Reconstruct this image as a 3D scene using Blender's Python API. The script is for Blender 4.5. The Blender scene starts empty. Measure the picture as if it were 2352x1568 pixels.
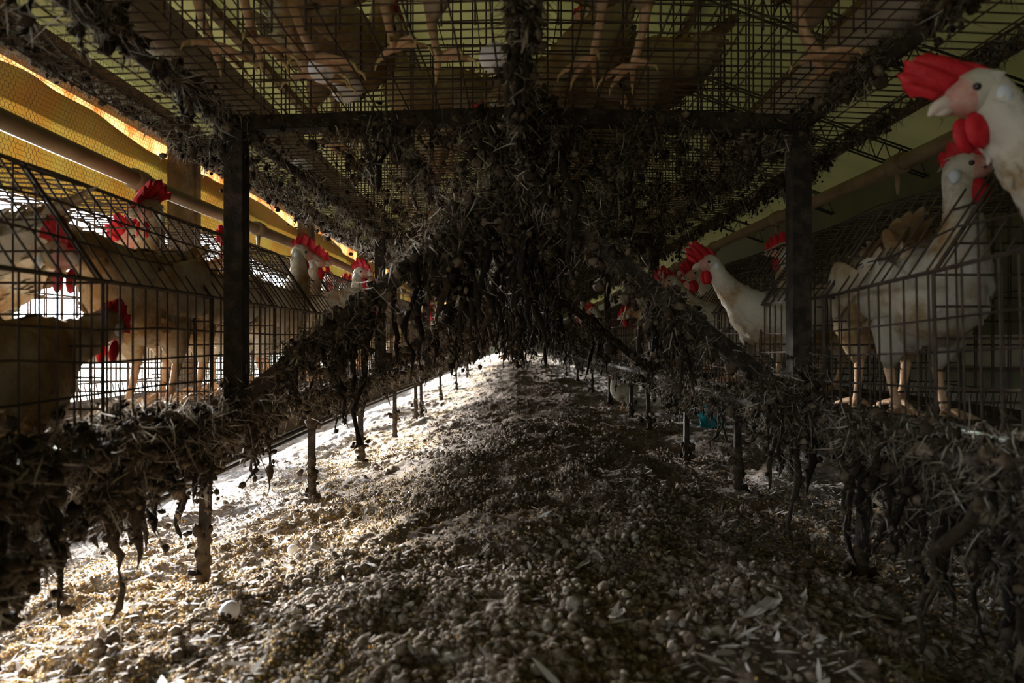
import bpy, math, random
import numpy as np
from mathutils import Vector, Matrix

random.seed(7)
RG = np.random.default_rng(11)
SC = bpy.context.scene
COL = SC.collection
CZ = 0.42            # camera height above the pit floor; the build below is written relative to the camera height
F = 1568.0           # focal length in pixels of the 2352 px frame (24 mm lens)
VPX, VPY = 1187.0, 784.0

# ------------------------------------------------------------------ camera, sky, exposure
cam_d = bpy.data.cameras.new('camera')
cam = bpy.data.objects.new('camera', cam_d)
COL.objects.link(cam)
cam.location = (0, 0, 0)
cam.rotation_euler = (math.radians(90), 0, math.atan((VPX - 1176) / F))
cam_d.lens = 24.0
cam_d.sensor_width = 36.0
cam_d.clip_start = 0.02
cam_d.clip_end = 200
cam_d.dof.use_dof = True
cam_d.dof.focus_distance = 2.0
cam_d.dof.aperture_fstop = 5.6
SC.camera = cam

SC.view_settings.view_transform = 'Standard'
SC.view_settings.look = 'None'
SC.view_settings.gamma = 1.0
SC.view_settings.use_curve_mapping = False
SC.view_settings.exposure = 0.0

world = bpy.data.worlds.new('overcast_sky')
SC.world = world
world.use_nodes = True
wn = world.node_tree
bg = wn.nodes['Background']
bg.inputs['Strength'].default_value = 2.2
# hazy sky: brightest along the horizon
tc = wn.nodes.new('ShaderNodeTexCoord')
sp = wn.nodes.new('ShaderNodeSeparateXYZ')
cr = wn.nodes.new('ShaderNodeValToRGB')
wn.links.new(tc.outputs['Generated'], sp.inputs[0])
wn.links.new(sp.outputs['Z'], cr.inputs[0])
els = cr.color_ramp.elements
els[0].position, els[0].color = 0.0, (4.0, 4.3, 4.75, 1)
els[1].position, els[1].color = 1.0, (1.2, 1.3, 1.5, 1)
e_ = els.new(0.30)
e_.color = (2.6, 2.8, 3.15, 1)
wn.links.new(cr.outputs['Color'], bg.inputs['Color'])

cy = SC.cycles
cy.max_bounces = 6
cy.diffuse_bounces = 4
cy.glossy_bounces = 2
cy.transmission_bounces = 3
cy.transparent_max_bounces = 4
cy.sample_clamp_indirect = 6.0
cy.caustics_reflective = False
cy.caustics_refractive = False
cy.use_denoising = True


sun_d = bpy.data.lights.new('hazy_sun', 'SUN')
sun_d.energy = 66.0
sun_d.angle = math.radians(8.5)
sun_d.color = (1.0, 0.98, 0.97)
sun = bpy.data.objects.new('hazy_sun', sun_d)
COL.objects.link(sun)
# low, from ahead on the left, about 10 degrees up
sun.rotation_euler = Vector((-math.cos(math.radians(9.5)) * 0.62, math.cos(math.radians(9.5)) * 0.785, math.sin(math.radians(9.5)))).to_track_quat('Z', 'Y').to_euler()


def portal(name, loc, rot, sx, sy):
    d = bpy.data.lights.new(name, 'AREA')
    d.shape = 'RECTANGLE'
    d.size, d.size_y = sx, sy
    d.cycles.is_portal = True
    o = bpy.data.objects.new(name, d)
    COL.objects.link(o)
    o.location = loc
    o.rotation_euler = rot
    return o


# daylight enters by the open left side, and by the gap under the right wall
portal('daylight_left_opening', (-1.98, 11.0, 0.1), (0, math.radians(-90), 0), 1.7, 30.0)
portal('daylight_right_gap', (2.55, 10.5, -0.42), (0, math.radians(90), 0), 0.24, 29.0)


# ------------------------------------------------------------------ materials
def mat(name, col, rough=0.8, metal=0.0, spec=0.3):
    m = bpy.data.materials.new(name)
    m.use_nodes = True
    b = m.node_tree.nodes['Principled BSDF']
    b.inputs['Base Color'].default_value = (*col, 1)
    b.inputs['Roughness'].default_value = rough
    b.inputs['Metallic'].default_value = metal
    b.inputs['Specular IOR Level'].default_value = spec
    return m


def N(m, t, **kw):
    n = m.node_tree.nodes.new(t)
    for k, v in kw.items():
        setattr(n, k, v)
    return n


def L(m, a, b):
    m.node_tree.links.new(a, b)


def ramp(m, stops, src=None, const=False):
    r = N(m, 'ShaderNodeValToRGB')
    if const:
        r.color_ramp.interpolation = 'CONSTANT'
    e = r.color_ramp.elements
    while len(e) < len(stops):
        e.new(0.5)
    for i, (p, c) in enumerate(stops):
        e[i].position = p
        e[i].color = (*c, 1) if len(c) == 3 else c
    if src is not None:
        L(m, src, r.inputs[0])
    return r


def noise(m, scale, detail=4, coord='Object', rough=0.6):
    t = N(m, 'ShaderNodeTexCoord')
    n = N(m, 'ShaderNodeTexNoise')
    n.inputs['Scale'].default_value = scale
    n.inputs['Detail'].default_value = detail
    n.inputs['Roughness'].default_value = rough
    L(m, t.outputs[coord], n.inputs['Vector'])
    return n


def noisy(name, c1, c2, scale, rough=0.85, metal=0.0, lo=0.35, hi=0.65, bump=0.0, spec=0.25):
    m = mat(name, c1, rough, metal, spec)
    b = m.node_tree.nodes['Principled BSDF']
    n = noise(m, scale)
    r = ramp(m, [(lo, c1), (hi, c2)], n.outputs['Fac'])
    L(m, r.outputs['Color'], b.inputs['Base Color'])
    if bump:
        bp = N(m, 'ShaderNodeBump')
        bp.inputs['Strength'].default_value = bump
        bp.inputs['Distance'].default_value = 0.01
        L(m, n.outputs['Fac'], bp.inputs['Height'])
        L(m, bp.outputs['Normal'], b.inputs['Normal'])
    return m


def island(name, stops, rough=0.9, const=False, nscale=0, trans=0.0):
    """every loose piece of the mesh picks its own colour"""
    m = mat(name, stops[0][1], rough, 0, 0.15)
    b = m.node_tree.nodes['Principled BSDF']
    g = N(m, 'ShaderNodeNewGeometry')
    r = ramp(m, stops, g.outputs['Random Per Island'], const)
    out = r.outputs['Color']
    if nscale:
        n = noise(m, nscale)
        k = ramp(m, [(0.3, (0.45, 0.42, 0.38)), (0.7, (1.15, 1.12, 1.08))], n.outputs['Fac'])
        x = N(m, 'ShaderNodeMixRGB', blend_type='MULTIPLY')
        x.inputs['Fac'].default_value = 1
        L(m, out, x.inputs['Color1'])
        L(m, k.outputs['Color'], x.inputs['Color2'])
        out = x.outputs['Color']
    L(m, out, b.inputs['Base Color'])
    if trans:
        tr = N(m, 'ShaderNodeBsdfTranslucent')
        L(m, out, tr.inputs['Color'])
        mx = N(m, 'ShaderNodeMixShader')
        mx.inputs['Fac'].default_value = trans
        L(m, b.outputs[0], mx.inputs[1])
        L(m, tr.outputs[0], mx.inputs[2])
        L(m, mx.outputs[0], m.node_tree.nodes['Material Output'].inputs['Surface'])
    return m


def sheet(name, c1, c2, scale, fac, tc1, tc2, stretch=(1, 1, 1)):
    """thin plastic sheet: dull on the face, lets some daylight through"""
    m = mat(name, c1, 0.7, 0, 0.2)
    b = m.node_tree.nodes['Principled BSDF']
    t = N(m, 'ShaderNodeTexCoord')
    mp = N(m, 'ShaderNodeMapping')
    mp.inputs['Scale'].default_value = stretch
    n = N(m, 'ShaderNodeTexNoise')
    n.inputs['Scale'].default_value = scale
    n.inputs['Detail'].default_value = 5
    L(m, t.outputs['Object'], mp.inputs['Vector'])
    L(m, mp.outputs['Vector'], n.inputs['Vector'])
    r = ramp(m, [(0.38, c1), (0.62, c2)], n.outputs['Fac'])
    r2 = ramp(m, [(0.38, tc1), (0.62, tc2)], n.outputs['Fac'])
    L(m, r.outputs['Color'], b.inputs['Base Color'])
    tr = N(m, 'ShaderNodeBsdfTranslucent')
    L(m, r2.outputs['Color'], tr.inputs['Color'])
    mx = N(m, 'ShaderNodeMixShader')
    mx.inputs['Fac'].default_value = fac
    L(m, b.outputs[0], mx.inputs[1])
    L(m, tr.outputs[0], mx.inputs[2])
    L(m, mx.outputs[0], m.node_tree.nodes['Material Output'].inputs['Surface'])
    return m


M = {}
M['wire'] = noisy('rusty_wire', (0.045, 0.034, 0.028), (0.10, 0.07, 0.05), 60, 0.75, 0.3)
M['post'] = noisy('rusty_black_steel', (0.022, 0.017, 0.013), (0.085, 0.06, 0.042), 45, 0.75, 0.2, 0.45, 0.75, 0.6)
M['wood'] = noisy('weathered_dark_wood', (0.05, 0.03, 0.015), (0.13, 0.075, 0.03), 14, 0.85)
M['muck'] = island('caked_dung', [(0, (0.015, 0.011, 0.008)), (0.5, (0.055, 0.04, 0.027)), (0.85, (0.12, 0.092, 0.063)), (1, (0.22, 0.18, 0.135))], 0.9, False, 90)
M['drip'] = island('black_dung_drips', [(0, (0.010, 0.008, 0.006)), (0.6, (0.026, 0.019, 0.013)), (1, (0.06, 0.044, 0.03))], 0.9, False, 160)
M['fluff'] = island('dirty_down', [(0, (0.035, 0.026, 0.018)), (0.4, (0.12, 0.093, 0.064)), (0.8, (0.28, 0.24, 0.185)), (0.95, (0.5, 0.46, 0.40)), (1, (0.66, 0.63, 0.6))], 0.95, False, 0, 0.25)
M['dusty'] = island('dusty_down', [(0, (0.09, 0.075, 0.06)), (0.4, (0.28, 0.25, 0.21)), (0.8, (0.48, 0.45, 0.41)), (1, (0.66, 0.64, 0.62))], 0.95, False, 0, 0.25)
M['clod'] = island('dung_clods', [(0, (0.14, 0.11, 0.086)), (0.45, (0.29, 0.23, 0.18)), (0.75, (0.43, 0.375, 0.31)), (0.93, (0.5, 0.475, 0.43)), (1, (0.74, 0.71, 0.66))], 0.92, False, 120)
_b = M['clod'].node_tree.nodes['Principled BSDF']
_n = noise(M['clod'], 260, 4)
_bp = N(M['clod'], 'ShaderNodeBump')
_bp.inputs['Strength'].default_value = 1.0
_bp.inputs['Distance'].default_value = 0.004
L(M['clod'], _n.outputs['Fac'], _bp.inputs['Height'])
L(M['clod'], _bp.outputs['Normal'], _b.inputs['Normal'])
M['corn'] = island('maize_grains', [(0, (0.42, 0.29, 0.13)), (0.4, (0.58, 0.43, 0.22)), (0.75, (0.66, 0.44, 0.13)), (0.93, (0.75, 0.64, 0.42)), (1, (0.7, 0.32, 0.05))], 0.7)
M['feather'] = island('shed_feathers', [(0, (0.33, 0.29, 0.24)), (0.4, (0.52, 0.49, 0.45)), (1, (0.82, 0.81, 0.82))], 0.9, False, 0, 0.25)
M['egg'] = mat('egg_shell', (0.84, 0.82, 0.82), 0.5)
M['red'] = noisy('red_comb_skin', (0.40, 0.008, 0.015), (0.55, 0.020, 0.028), 90, 0.55, 0, 0.3, 0.7, 0.3)
M['face'] = noisy('pink_face_skin', (0.5, 0.2, 0.16), (0.55, 0.34, 0.28), 120, 0.6)
M['lobe'] = mat('white_earlobe', (0.62, 0.66, 0.70), 0.6)
M['beak'] = mat('horn_beak', (0.55, 0.45, 0.37), 0.5)
M['eye'] = mat('dark_eye', (0.02, 0.012, 0.01), 0.15, 0, 0.6)
M['leg'] = noisy('scaly_leg', (0.52, 0.29, 0.16), (0.62, 0.44, 0.27), 120, 0.7)
M['claw'] = mat('horn_claw', (0.55, 0.42, 0.2), 0.5)
M['pipe'] = noisy('grimy_pvc_pipe', (0.16, 0.105, 0.055), (0.24, 0.17, 0.10), 12, 0.6)
M['trough'] = noisy('grey_plastic_trough', (0.38, 0.31, 0.23), (0.5, 0.43, 0.34), 6, 0.7)
M['tarp'] = sheet('yellow_curtain_sheet', (0.32, 0.24, 0.05), (0.36, 0.2, 0.03), 3.5, 0.30, (0.078, 0.055, 0.009), (0.075, 0.033, 0.004), (1, 1.5, 0.6))
M['strip'] = sheet('orange_curtain_sheet', (0.45, 0.3, 0.14), (0.4, 0.15, 0.05), 7.0, 0.5, (0.42, 0.27, 0.10), (0.28, 0.07, 0.012), (1, 1, 0.6))
M['roof'] = sheet('olive_roof_sheet', (0.26, 0.24, 0.10), (0.2, 0.185, 0.07), 1.3, 0.031, (0.30, 0.265, 0.09), (0.19, 0.175, 0.05), (1, 1, 1))
M['blackout'] = sheet('dark_curtain_sheet', (0.10, 0.095, 0.06), (0.07, 0.065, 0.045), 2, 0.0, (0.1, 0.1, 0.04), (0.07, 0.07, 0.03))
M['board'] = noisy('muddy_boards', (0.055, 0.036, 0.022), (0.12, 0.08, 0.05), 9, 0.9, 0, 0.35, 0.65, 0.5)
M['teal'] = noisy('teal_plastic', (0.02, 0.26, 0.32), (0.03, 0.36, 0.4), 18, 0.45)
M['grass'] = noisy('outside_grass', (0.13, 0.19, 0.09), (0.2, 0.25, 0.14), 6, 0.9)
M['steel'] = mat('dark_rebar', (0.05, 0.045, 0.03), 0.7, 0.3)


def hen_material(name, dirt, tint):
    m = mat(name, (0.75, 0.7, 0.6), 0.9, 0, 0.1)
    b = m.node_tree.nodes['Principled BSDF']
    n = noise(m, 9, 6, 'Object', 0.65)
    r = ramp(m, [(0.30, (0.17, 0.085, 0.03)), (0.30 + dirt * 0.35, (0.30, 0.19, 0.085)), (0.42 + dirt * 0.4, tint), (1, (0.62, 0.59, 0.52))], n.outputs['Fac'])
    L(m, r.outputs['Color'], b.inputs['Base Color'])
    n2 = noise(m, 140, 3)
    bp = N(m, 'ShaderNodeBump')
    bp.inputs['Strength'].default_value = 0.5
    bp.inputs['Distance'].default_value = 0.004
    L(m, n2.outputs['Fac'], bp.inputs['Height'])
    L(m, bp.outputs['Normal'], b.inputs['Normal'])
    return m


M['white'] = hen_material('white_feathers', 0.2, (0.52, 0.475, 0.385))
M['soiled'] = hen_material('soiled_feathers', 0.42, (0.46, 0.39, 0.28))


# ground: dung, spilled maize and down, each where it lies
def ground_material():
    m = mat('pit_floor_litter', (0.1, 0.07, 0.05), 0.95, 0, 0.1)
    b = m.node_tree.nodes['Principled BSDF']
    n1 = noise(m, 38, 8, 'Object', 0.75)
    dung = ramp(m, [(0.28, (0.05, 0.036, 0.025)), (0.5, (0.16, 0.12, 0.085)), (0.72, (0.32, 0.26, 0.20))], n1.outputs['Fac'])
    nb = noise(m, 2.3, 4)
    spk = noise(m, 210, 3, 'Object', 0.8)
    grain = ramp(m, [(0.35, (0.16, 0.095, 0.04)), (0.5, (0.42, 0.28, 0.12)), (0.65, (0.62, 0.46, 0.24))], spk.outputs['Fac'])
    n3 = noise(m, 95, 5, 'Object', 0.8)
    down = ramp(m, [(0.34, (0.10, 0.08, 0.06)), (0.48, (0.36, 0.33, 0.3)), (0.62, (0.72, 0.70, 0.70))], n3.outputs['Fac'])
    t = N(m, 'ShaderNodeTexCoord')
    sx = N(m, 'ShaderNodeSeparateXYZ')
    L(m, t.outputs['Object'], sx.inputs[0])

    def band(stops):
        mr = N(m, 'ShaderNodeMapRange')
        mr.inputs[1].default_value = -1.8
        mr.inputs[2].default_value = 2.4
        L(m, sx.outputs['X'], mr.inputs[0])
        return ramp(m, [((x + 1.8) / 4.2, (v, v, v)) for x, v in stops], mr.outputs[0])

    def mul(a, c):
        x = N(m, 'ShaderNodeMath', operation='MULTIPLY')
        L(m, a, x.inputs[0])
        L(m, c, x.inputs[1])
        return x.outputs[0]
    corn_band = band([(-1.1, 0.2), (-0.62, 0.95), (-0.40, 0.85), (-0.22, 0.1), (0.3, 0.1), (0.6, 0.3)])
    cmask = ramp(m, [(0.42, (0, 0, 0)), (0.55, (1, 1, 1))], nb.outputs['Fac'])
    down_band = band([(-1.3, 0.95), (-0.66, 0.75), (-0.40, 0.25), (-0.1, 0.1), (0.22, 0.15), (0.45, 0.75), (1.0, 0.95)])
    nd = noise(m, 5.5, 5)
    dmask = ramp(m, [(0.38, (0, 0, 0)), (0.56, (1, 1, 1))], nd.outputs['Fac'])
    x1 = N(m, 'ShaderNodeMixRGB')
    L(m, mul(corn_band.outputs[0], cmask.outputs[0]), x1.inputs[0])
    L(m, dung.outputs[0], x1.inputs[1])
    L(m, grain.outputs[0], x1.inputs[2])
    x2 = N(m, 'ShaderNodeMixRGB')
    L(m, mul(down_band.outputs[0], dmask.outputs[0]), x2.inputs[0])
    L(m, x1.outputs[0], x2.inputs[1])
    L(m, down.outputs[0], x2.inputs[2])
    L(m, x2.outputs[0], b.inputs['Base Color'])
    bp = N(m, 'ShaderNodeBump')
    bp.inputs['Strength'].default_value = 0.9
    bp.inputs['Distance'].default_value = 0.012
    L(m, n1.outputs['Fac'], bp.inputs['Height'])
    L(m, bp.outputs['Normal'], b.inputs['Normal'])
    return m


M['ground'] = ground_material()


# ------------------------------------------------------------------ mesh helpers
class MB:
    """collects vertices and faces and links them as ONE mesh object"""

    def __init__(self):
        self.v, self.q, self.t, self.qm, self.tm, self.n = [], [], [], [], [], 0

    def add(self, v, q=None, t=None, m=0):
        v = np.asarray(v, float).reshape(-1, 3)
        if q is not None and len(q):
            q = np.asarray(q, np.int64).reshape(-1, 4) + self.n
            self.q.append(q)
            self.qm.append(np.full(len(q), m))
        if t is not None and len(t):
            t = np.asarray(t, np.int64).reshape(-1, 3) + self.n
            self.t.append(t)
            self.tm.append(np.full(len(t), m))
        self.v.append(v)
        self.n += len(v)

    def mesh(self, name, mats, smooth=True):
        me = bpy.data.meshes.new(name)
        v = np.concatenate(self.v)
        q = np.concatenate(self.q) if self.q else np.zeros((0, 4), np.int64)
        t = np.concatenate(self.t) if self.t else np.zeros((0, 3), np.int64)
        mi = np.concatenate(self.qm + self.tm) if (self.qm or self.tm) else np.zeros(0)
        me.vertices.add(len(v))
        me.vertices.foreach_set('co', v.astype(np.float32).ravel())
        loops = np.concatenate([q.ravel(), t.ravel()]).astype(np.int32)
        me.loops.add(len(loops))
        me.loops.foreach_set('vertex_index', loops)
        np_ = len(q) + len(t)
        me.polygons.add(np_)
        start = np.concatenate([np.arange(len(q)) * 4, len(q) * 4 + np.arange(len(t)) * 3]).astype(np.int32)
        me.polygons.foreach_set('loop_start', start)
        me.polygons.foreach_set('material_index', mi.astype(np.int32))
        me.polygons.foreach_set('use_smooth', np.full(np_, smooth))
        for x in (mats if isinstance(mats, (list, tuple)) else [mats]):
            me.materials.append(x)
        me.update(calc_edges=True)
        me.validate()
        return me

    def build(self, name, mats, parent=None, smooth=True, loc=None):
        o = bpy.data.objects.new(name, self.mesh(name, mats, smooth))
        COL.objects.link(o)
        if parent is not None:
            o.parent = parent
        if loc is not None:
            o.location = loc
        return o


def tag(o, label, cat, group=None, kind=None):
    o['label'] = label
    o['category'] = cat
    if group:
        o['group'] = group
    if kind:
        o['kind'] = kind
    return o


def struct(o):
    o['kind'] = 'structure'
    return o


def thing(name, label, cat, loc=(0, 0, 0), rz=0.0, group=None):
    o = bpy.data.objects.new(name, None)
    COL.objects.link(o)
    o.location = loc
    o.rotation_euler = (0, 0, rz)
    return tag(o, label, cat, group)


def dup(root, loc, rot, label=None):
    r = root.copy()
    COL.objects.link(r)
    r.location = loc
    r.rotation_euler = rot
    if label:
        r['label'] = label
    for ch in list(root.children):
        c = ch.copy()
        COL.objects.link(c)
        c.parent = r
        for g in ch.children:
            d = g.copy()
            COL.objects.link(d)
            d.parent = c
    return r


def at(px, py, Y):
    """point seen at pixel px, py when it stands Y metres ahead"""
    return np.array([(px - VPX) / F * Y, Y, (VPY - py) / F * Y])


def box(mb, x0, x1, y0, y1, z0, z1, m=0):
    v = [(x, y, z) for x in (x0, x1) for y in (y0, y1) for z in (z0, z1)]
    mb.add(v, [(0, 1, 3, 2), (4, 6, 7, 5), (0, 4, 5, 1), (2, 3, 7, 6), (0, 2, 6, 4), (1, 5, 7, 3)], None, m)


def wires(mb, A, B, r, sides=4, m=0):
    """straight wires from A[i] to B[i]"""
    A = np.asarray(A, float).reshape(-1, 3)
    B = np.asarray(B, float).reshape(-1, 3)
    d = B - A
    d /= np.linalg.norm(d, axis=1, keepdims=True) + 1e-9
    ref = np.where(np.abs(d[:, 2:3]) > 0.8, np.array([[1.0, 0, 0]]), np.array([[0, 0, 1.0]]))
    u = np.cross(d, ref)
    u /= np.linalg.norm(u, axis=1, keepdims=True) + 1e-9
    w = np.cross(d, u)
    a = np.arange(sides) * 2 * math.pi / sides
    ring = u[:, None] * np.cos(a)[None, :, None] * r + w[:, None] * np.sin(a)[None, :, None] * r
    V = np.concatenate([A[:, None] + ring, B[:, None] + ring], 1)
    base = np.arange(len(A))[:, None, None] * 2 * sides
    k = np.arange(sides)
    f = np.stack([k, (k + 1) % sides, (k + 1) % sides + sides, k + sides], 1)[None] + base
    mb.add(V, f.reshape(-1, 4), None, m)


def tubes(mb, P, R, sides=5, m=0, vertical=True):
    """bent tubes: P (n, k, 3) points, R (n, k) radii; ring frames fixed per tube"""
    P = np.asarray(P, float)
    R = np.asarray(R, float)
    n, k, _ = P.shape
    d = P[:, -1] - P[:, 0]
    d /= np.linalg.norm(d, axis=1, keepdims=True) + 1e-9
    ref = np.where(np.abs(d[:, 2:3]) > 0.75, np.array([[1.0, 0, 0]]), np.array([[0, 0, 1.0]]))
    u = np.cross(d, ref)
    u /= np.linalg.norm(u, axis=1, keepdims=True) + 1e-9
    w = np.cross(d, u)
    a = np.arange(sides) * 2 * math.pi / sides
    ring = u[:, None] * np.cos(a)[None, :, None] + w[:, None] * np.sin(a)[None, :, None]
    V = P[:, :, None] + ring[:, None] * R[:, :, None, None]
    base = (np.arange(n) * k * sides)[:, None, None, None]
    j = (np.arange(k - 1) * sides)[None, :, None, None]
    s = np.arange(sides)
    f = np.stack([s, (s + 1) % sides, (s + 1) % sides + sides, s + sides], 1)[None, None] + base + j
    caps = []
    if sides == 4:
        caps = None
    mb.add(V, f.reshape(-1, 4), None, m)


def ptube(mb, pts, rad, sides=8, m=0, cap=True):
    """one bent tube with its rings square to the path"""
    P = np.asarray(pts, float)
    R = np.full(len(P), rad) if np.isscalar(rad) else np.asarray(rad, float)
    T = np.gradient(P, axis=0)
    T /= np.linalg.norm(T, axis=1, keepdims=True) + 1e-9
    ref = np.array([1.0, 0, 0]) if abs(T[0][0]) < 0.8 else np.array([0, 0, 1.0])
    V = []
    u = np.cross(T[0], ref)
    for i in range(len(P)):
        u = u - T[i] * np.dot(u, T[i])
        u /= np.linalg.norm(u) + 1e-9
        w = np.cross(T[i], u)
        a = np.arange(sides) * 2 * math.pi / sides
        V.append(P[i] + R[i] * (np.cos(a)[:, None] * u + np.sin(a)[:, None] * w))
    V = np.concatenate(V)
    s = np.arange(sides)
    q = np.concatenate([np.stack([s, (s + 1) % sides, (s + 1) % sides + sides, s + sides], 1) + i * sides for i in range(len(P) - 1)])
    t = []
    if cap:
        V = np.concatenate([V, P[:1], P[-1:]])
        c0, c1 = len(V) - 2, len(V) - 1
        l0 = (len(P) - 1) * sides
        t = [(c0, (i + 1) % sides, i) for i in range(sides)] + [(c1, l0 + i, l0 + (i + 1) % sides) for i in range(sides)]
    mb.add(V, q, t, m)


def ribbons(mb, P, W, wd, m=0):
    """thin curved blades: P (n, k, 3), widths W (n, k), side direction wd (n, 3)"""
    n, k, _ = P.shape
    wd = wd / (np.linalg.norm(wd, axis=1, keepdims=True) + 1e-9)
    V = np.stack([P - wd[:, None] * W[:, :, None], P + wd[:, None] * W[:, :, None]], 2)
    base = (np.arange(n) * k * 2)[:, None, None]
    j = (np.arange(k - 1) * 2)[None, :, None]
    f = np.array([0, 1, 3, 2])[None, None] + base + j
    mb.add(V, f.reshape(-1, 4), None, m)


def ico(sub):
    import bmesh
    b = bmesh.new()
    bmesh.ops.create_icosphere(b, subdivisions=sub, radius=1.0)
    v = np.array([x.co[:] for x in b.verts])
    f = np.array([[x.index for x in p.verts] for p in b.faces])
    b.free()
    return v, f


ICO1, ICO2, ICO3 = ico(1), ico(2), ico(3)


def blobs(mb, C, S, jit=0.18, base=None, m=0, rng=RG):
    """lumps at C (n,3) with half sizes S (n,3)"""
    bv, bf = base or ICO2
    n = len(C)
    if n == 0:
        return
    v = bv[None] * (1 + rng.normal(0, jit, (n, len(bv), 1)))
    a = rng.uniform(0, 2 * math.pi, n)
    c, s = np.cos(a)[:, None], np.sin(a)[:, None]
    v = v * S[:, None]
    v = np.stack([v[:, :, 0] * c - v[:, :, 1] * s, v[:, :, 0] * s + v[:, :, 1] * c, v[:, :, 2]], 2)
    V = C[:, None] + v
    f = bf[None] + (np.arange(n) * len(bv))[:, None, None]
    mb.add(V, None, f.reshape(-1, 3), m)


def ellipsoid(mb, c, s, rot=None, base=None, m=0):
    v, f = base or ICO3
    w = v * np.asarray(s)
    if rot is not None:
        w = w @ np.asarray(rot).T
    mb.add(w + np.asarray(c), None, f, m)


_TAB = np.random.default_rng(3).random((256, 256))


def vnoise(x, y):
    xi, yi = np.floor(x).astype(int), np.floor(y).astype(int)
    fx, fy = x - xi, y - yi
    fx, fy = fx * fx * (3 - 2 * fx), fy * fy * (3 - 2 * fy)
    g = lambda i, j: _TAB[i & 255, j & 255]
    return (g(xi, yi) * (1 - fx) + g(xi + 1, yi) * fx) * (1 - fy) + (g(xi, yi + 1) * (1 - fx) + g(xi + 1, yi + 1) * fx) * fy - 0.5


GX = [-1.85, -1.3, -1.0, -0.8, -0.55, -0.3, 0, 0.3, 0.55, 0.9, 1.5, 2.5]
GZ = [-0.72, -0.62, -0.51, -0.455, -0.425, -0.375, -0.33, -0.345, -0.385, -0.41, -0.44, -0.48]


def gh(x, y):
    """height of the litter"""
    x = np.asarray(x, float)
    y = np.asarray(y, float)
    z = np.interp(x, GX, GZ)
    z = z + 0.05 * vnoise(x * 2.1 + 9, y * 1.3) + 0.035 * vnoise(x * 5.3, y * 4.1 + 3)
    z = z + 0.020 * vnoise(x * 14, y * 12 + 7) + 0.012 * vnoise(x * 38 + 5, y * 34) + 0.007 * vnoise(x * 90, y * 84)
    return z


# ------------------------------------------------------------------ the setting
def grid_sheet(name, mtl, pts, parent=None):
    """pts (a, b, 3) as one surface"""
    a, b, _ = pts.shape
    i = np.arange(a - 1)[:, None] * b + np.arange(b - 1)[None]
    f = np.stack([i, i + 1, i + b + 1, i + b], 2).reshape(-1, 4)
    mb = MB()
    mb.add(pts, f)
    return mb.build(name, mtl, parent)


gx = np.concatenate([np.linspace(-1.85, -0.95, 70), np.linspace(-0.94, 1.0, 330), np.linspace(1.02, 2.5, 70)])
gy = np.concatenate([np.linspace(-3.6, 0.33, 40), 0.35 * (27.0 / 0.35) ** (np.linspace(0, 1, 620))])
X, Y = np.meshgrid(gx, gy, indexing='ij')
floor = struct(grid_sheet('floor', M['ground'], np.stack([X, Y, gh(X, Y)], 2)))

# outside ground past the left wall
mb = MB()
mb.add([(-60, -20, -0.5), (-1.9, -20, -0.5), (-1.9, 60, -0.5), (-60, 60, -0.5)], [(0, 1, 2, 3)])
struct(mb.build('outside_ground', M['grass']))

# roof: two shallow slopes of olive sheeting on a ridge above the cages
ROOFX = [-2.25, 0.25, 2.6]
ROOFZ = [1.15, 1.95, 1.10]
for nm, xa, xb in (('ceiling', 0, 1), ('ceiling', 1, 2)):
    xs = np.linspace(ROOFX[xa], ROOFX[xb], 40)
    ys = np.linspace(-4, 26, 200)
    Xr, Yr = np.meshgrid(xs, ys, indexing='ij')
    Zr = np.interp(Xr, ROOFX, ROOFZ) + 0.02 * vnoise(Xr * 2, Yr * 2.5)
    struct(grid_sheet(nm, M['roof'], np.stack([Xr, Yr, Zr], 2)))

# right wall: dark curtain that stops a hand above the ground; behind the camera an unseen wall, added to block light from there
xs = np.linspace(-0.40, 1.15, 20)
ys = np.linspace(-4, 26, 220)
Zw, Yw = np.meshgrid(xs, ys, indexing='ij')
struct(grid_sheet('wall_right', M['blackout'], np.stack([2.46 + 0.03 * vnoise(Yw * 3, Zw * 1.2), Yw, Zw], 2)))
mb = MB()
box(mb, -2.0, 2.5, -3.6, -3.5, -0.7, 2.0)
struct(mb.build('light_block_back', M['blackout'], None, False))

mb = MB()
box(mb, -2.0, 2.5, 25.9, 26.0, -0.8, 2.0)
struct(mb.build('wall_far', M['blackout'], None, False))
mb = MB()
box(mb, -1.93, -1.90, -1.8, 0.9, -0.8, 1.24)  # unseen panel added left of the camera to keep daylight off the foreground
struct(mb.build('light_block_left', M['blackout'], None, False))
mb = MB()
mb.add([(2.5, -20, -0.52), (60, -20, -0.52), (60, 60, -0.52), (2.5, 60, -0.52)], [(0, 1, 2, 3)])
struct(mb.build('outside_ground', M['grass']))

# left side: low board kerb, wooden uprights, head beam
mb = MB()
for k in range(3):
    z0 = -0.80 + k * 0.125
    box(mb, -1.80, -1.755, -3, 26, z0, z0 + 0.115)
struct(mb.build('wall_left', M['board'], None, False))
mb = MB()
box(mb, -1.85, -1.76, -3, 26, 1.03, 1.17)
struct(mb.build('trim_1', M['wood'], None, False))

ordw = ['first', 'second', 'third', 'fourth', 'fifth', 'sixth', 'seventh', 'eighth', 'ninth', 'tenth', 'eleventh', 'twelfth', 'thirteenth', 'fourteenth', 'fifteenth', 'sixteenth', 'seventeenth', 'eighteenth', 'nineteenth', 'twentieth']
ordw += ['twenty-' + o for o in ordw[:9]] + ['thirtieth']

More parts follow.
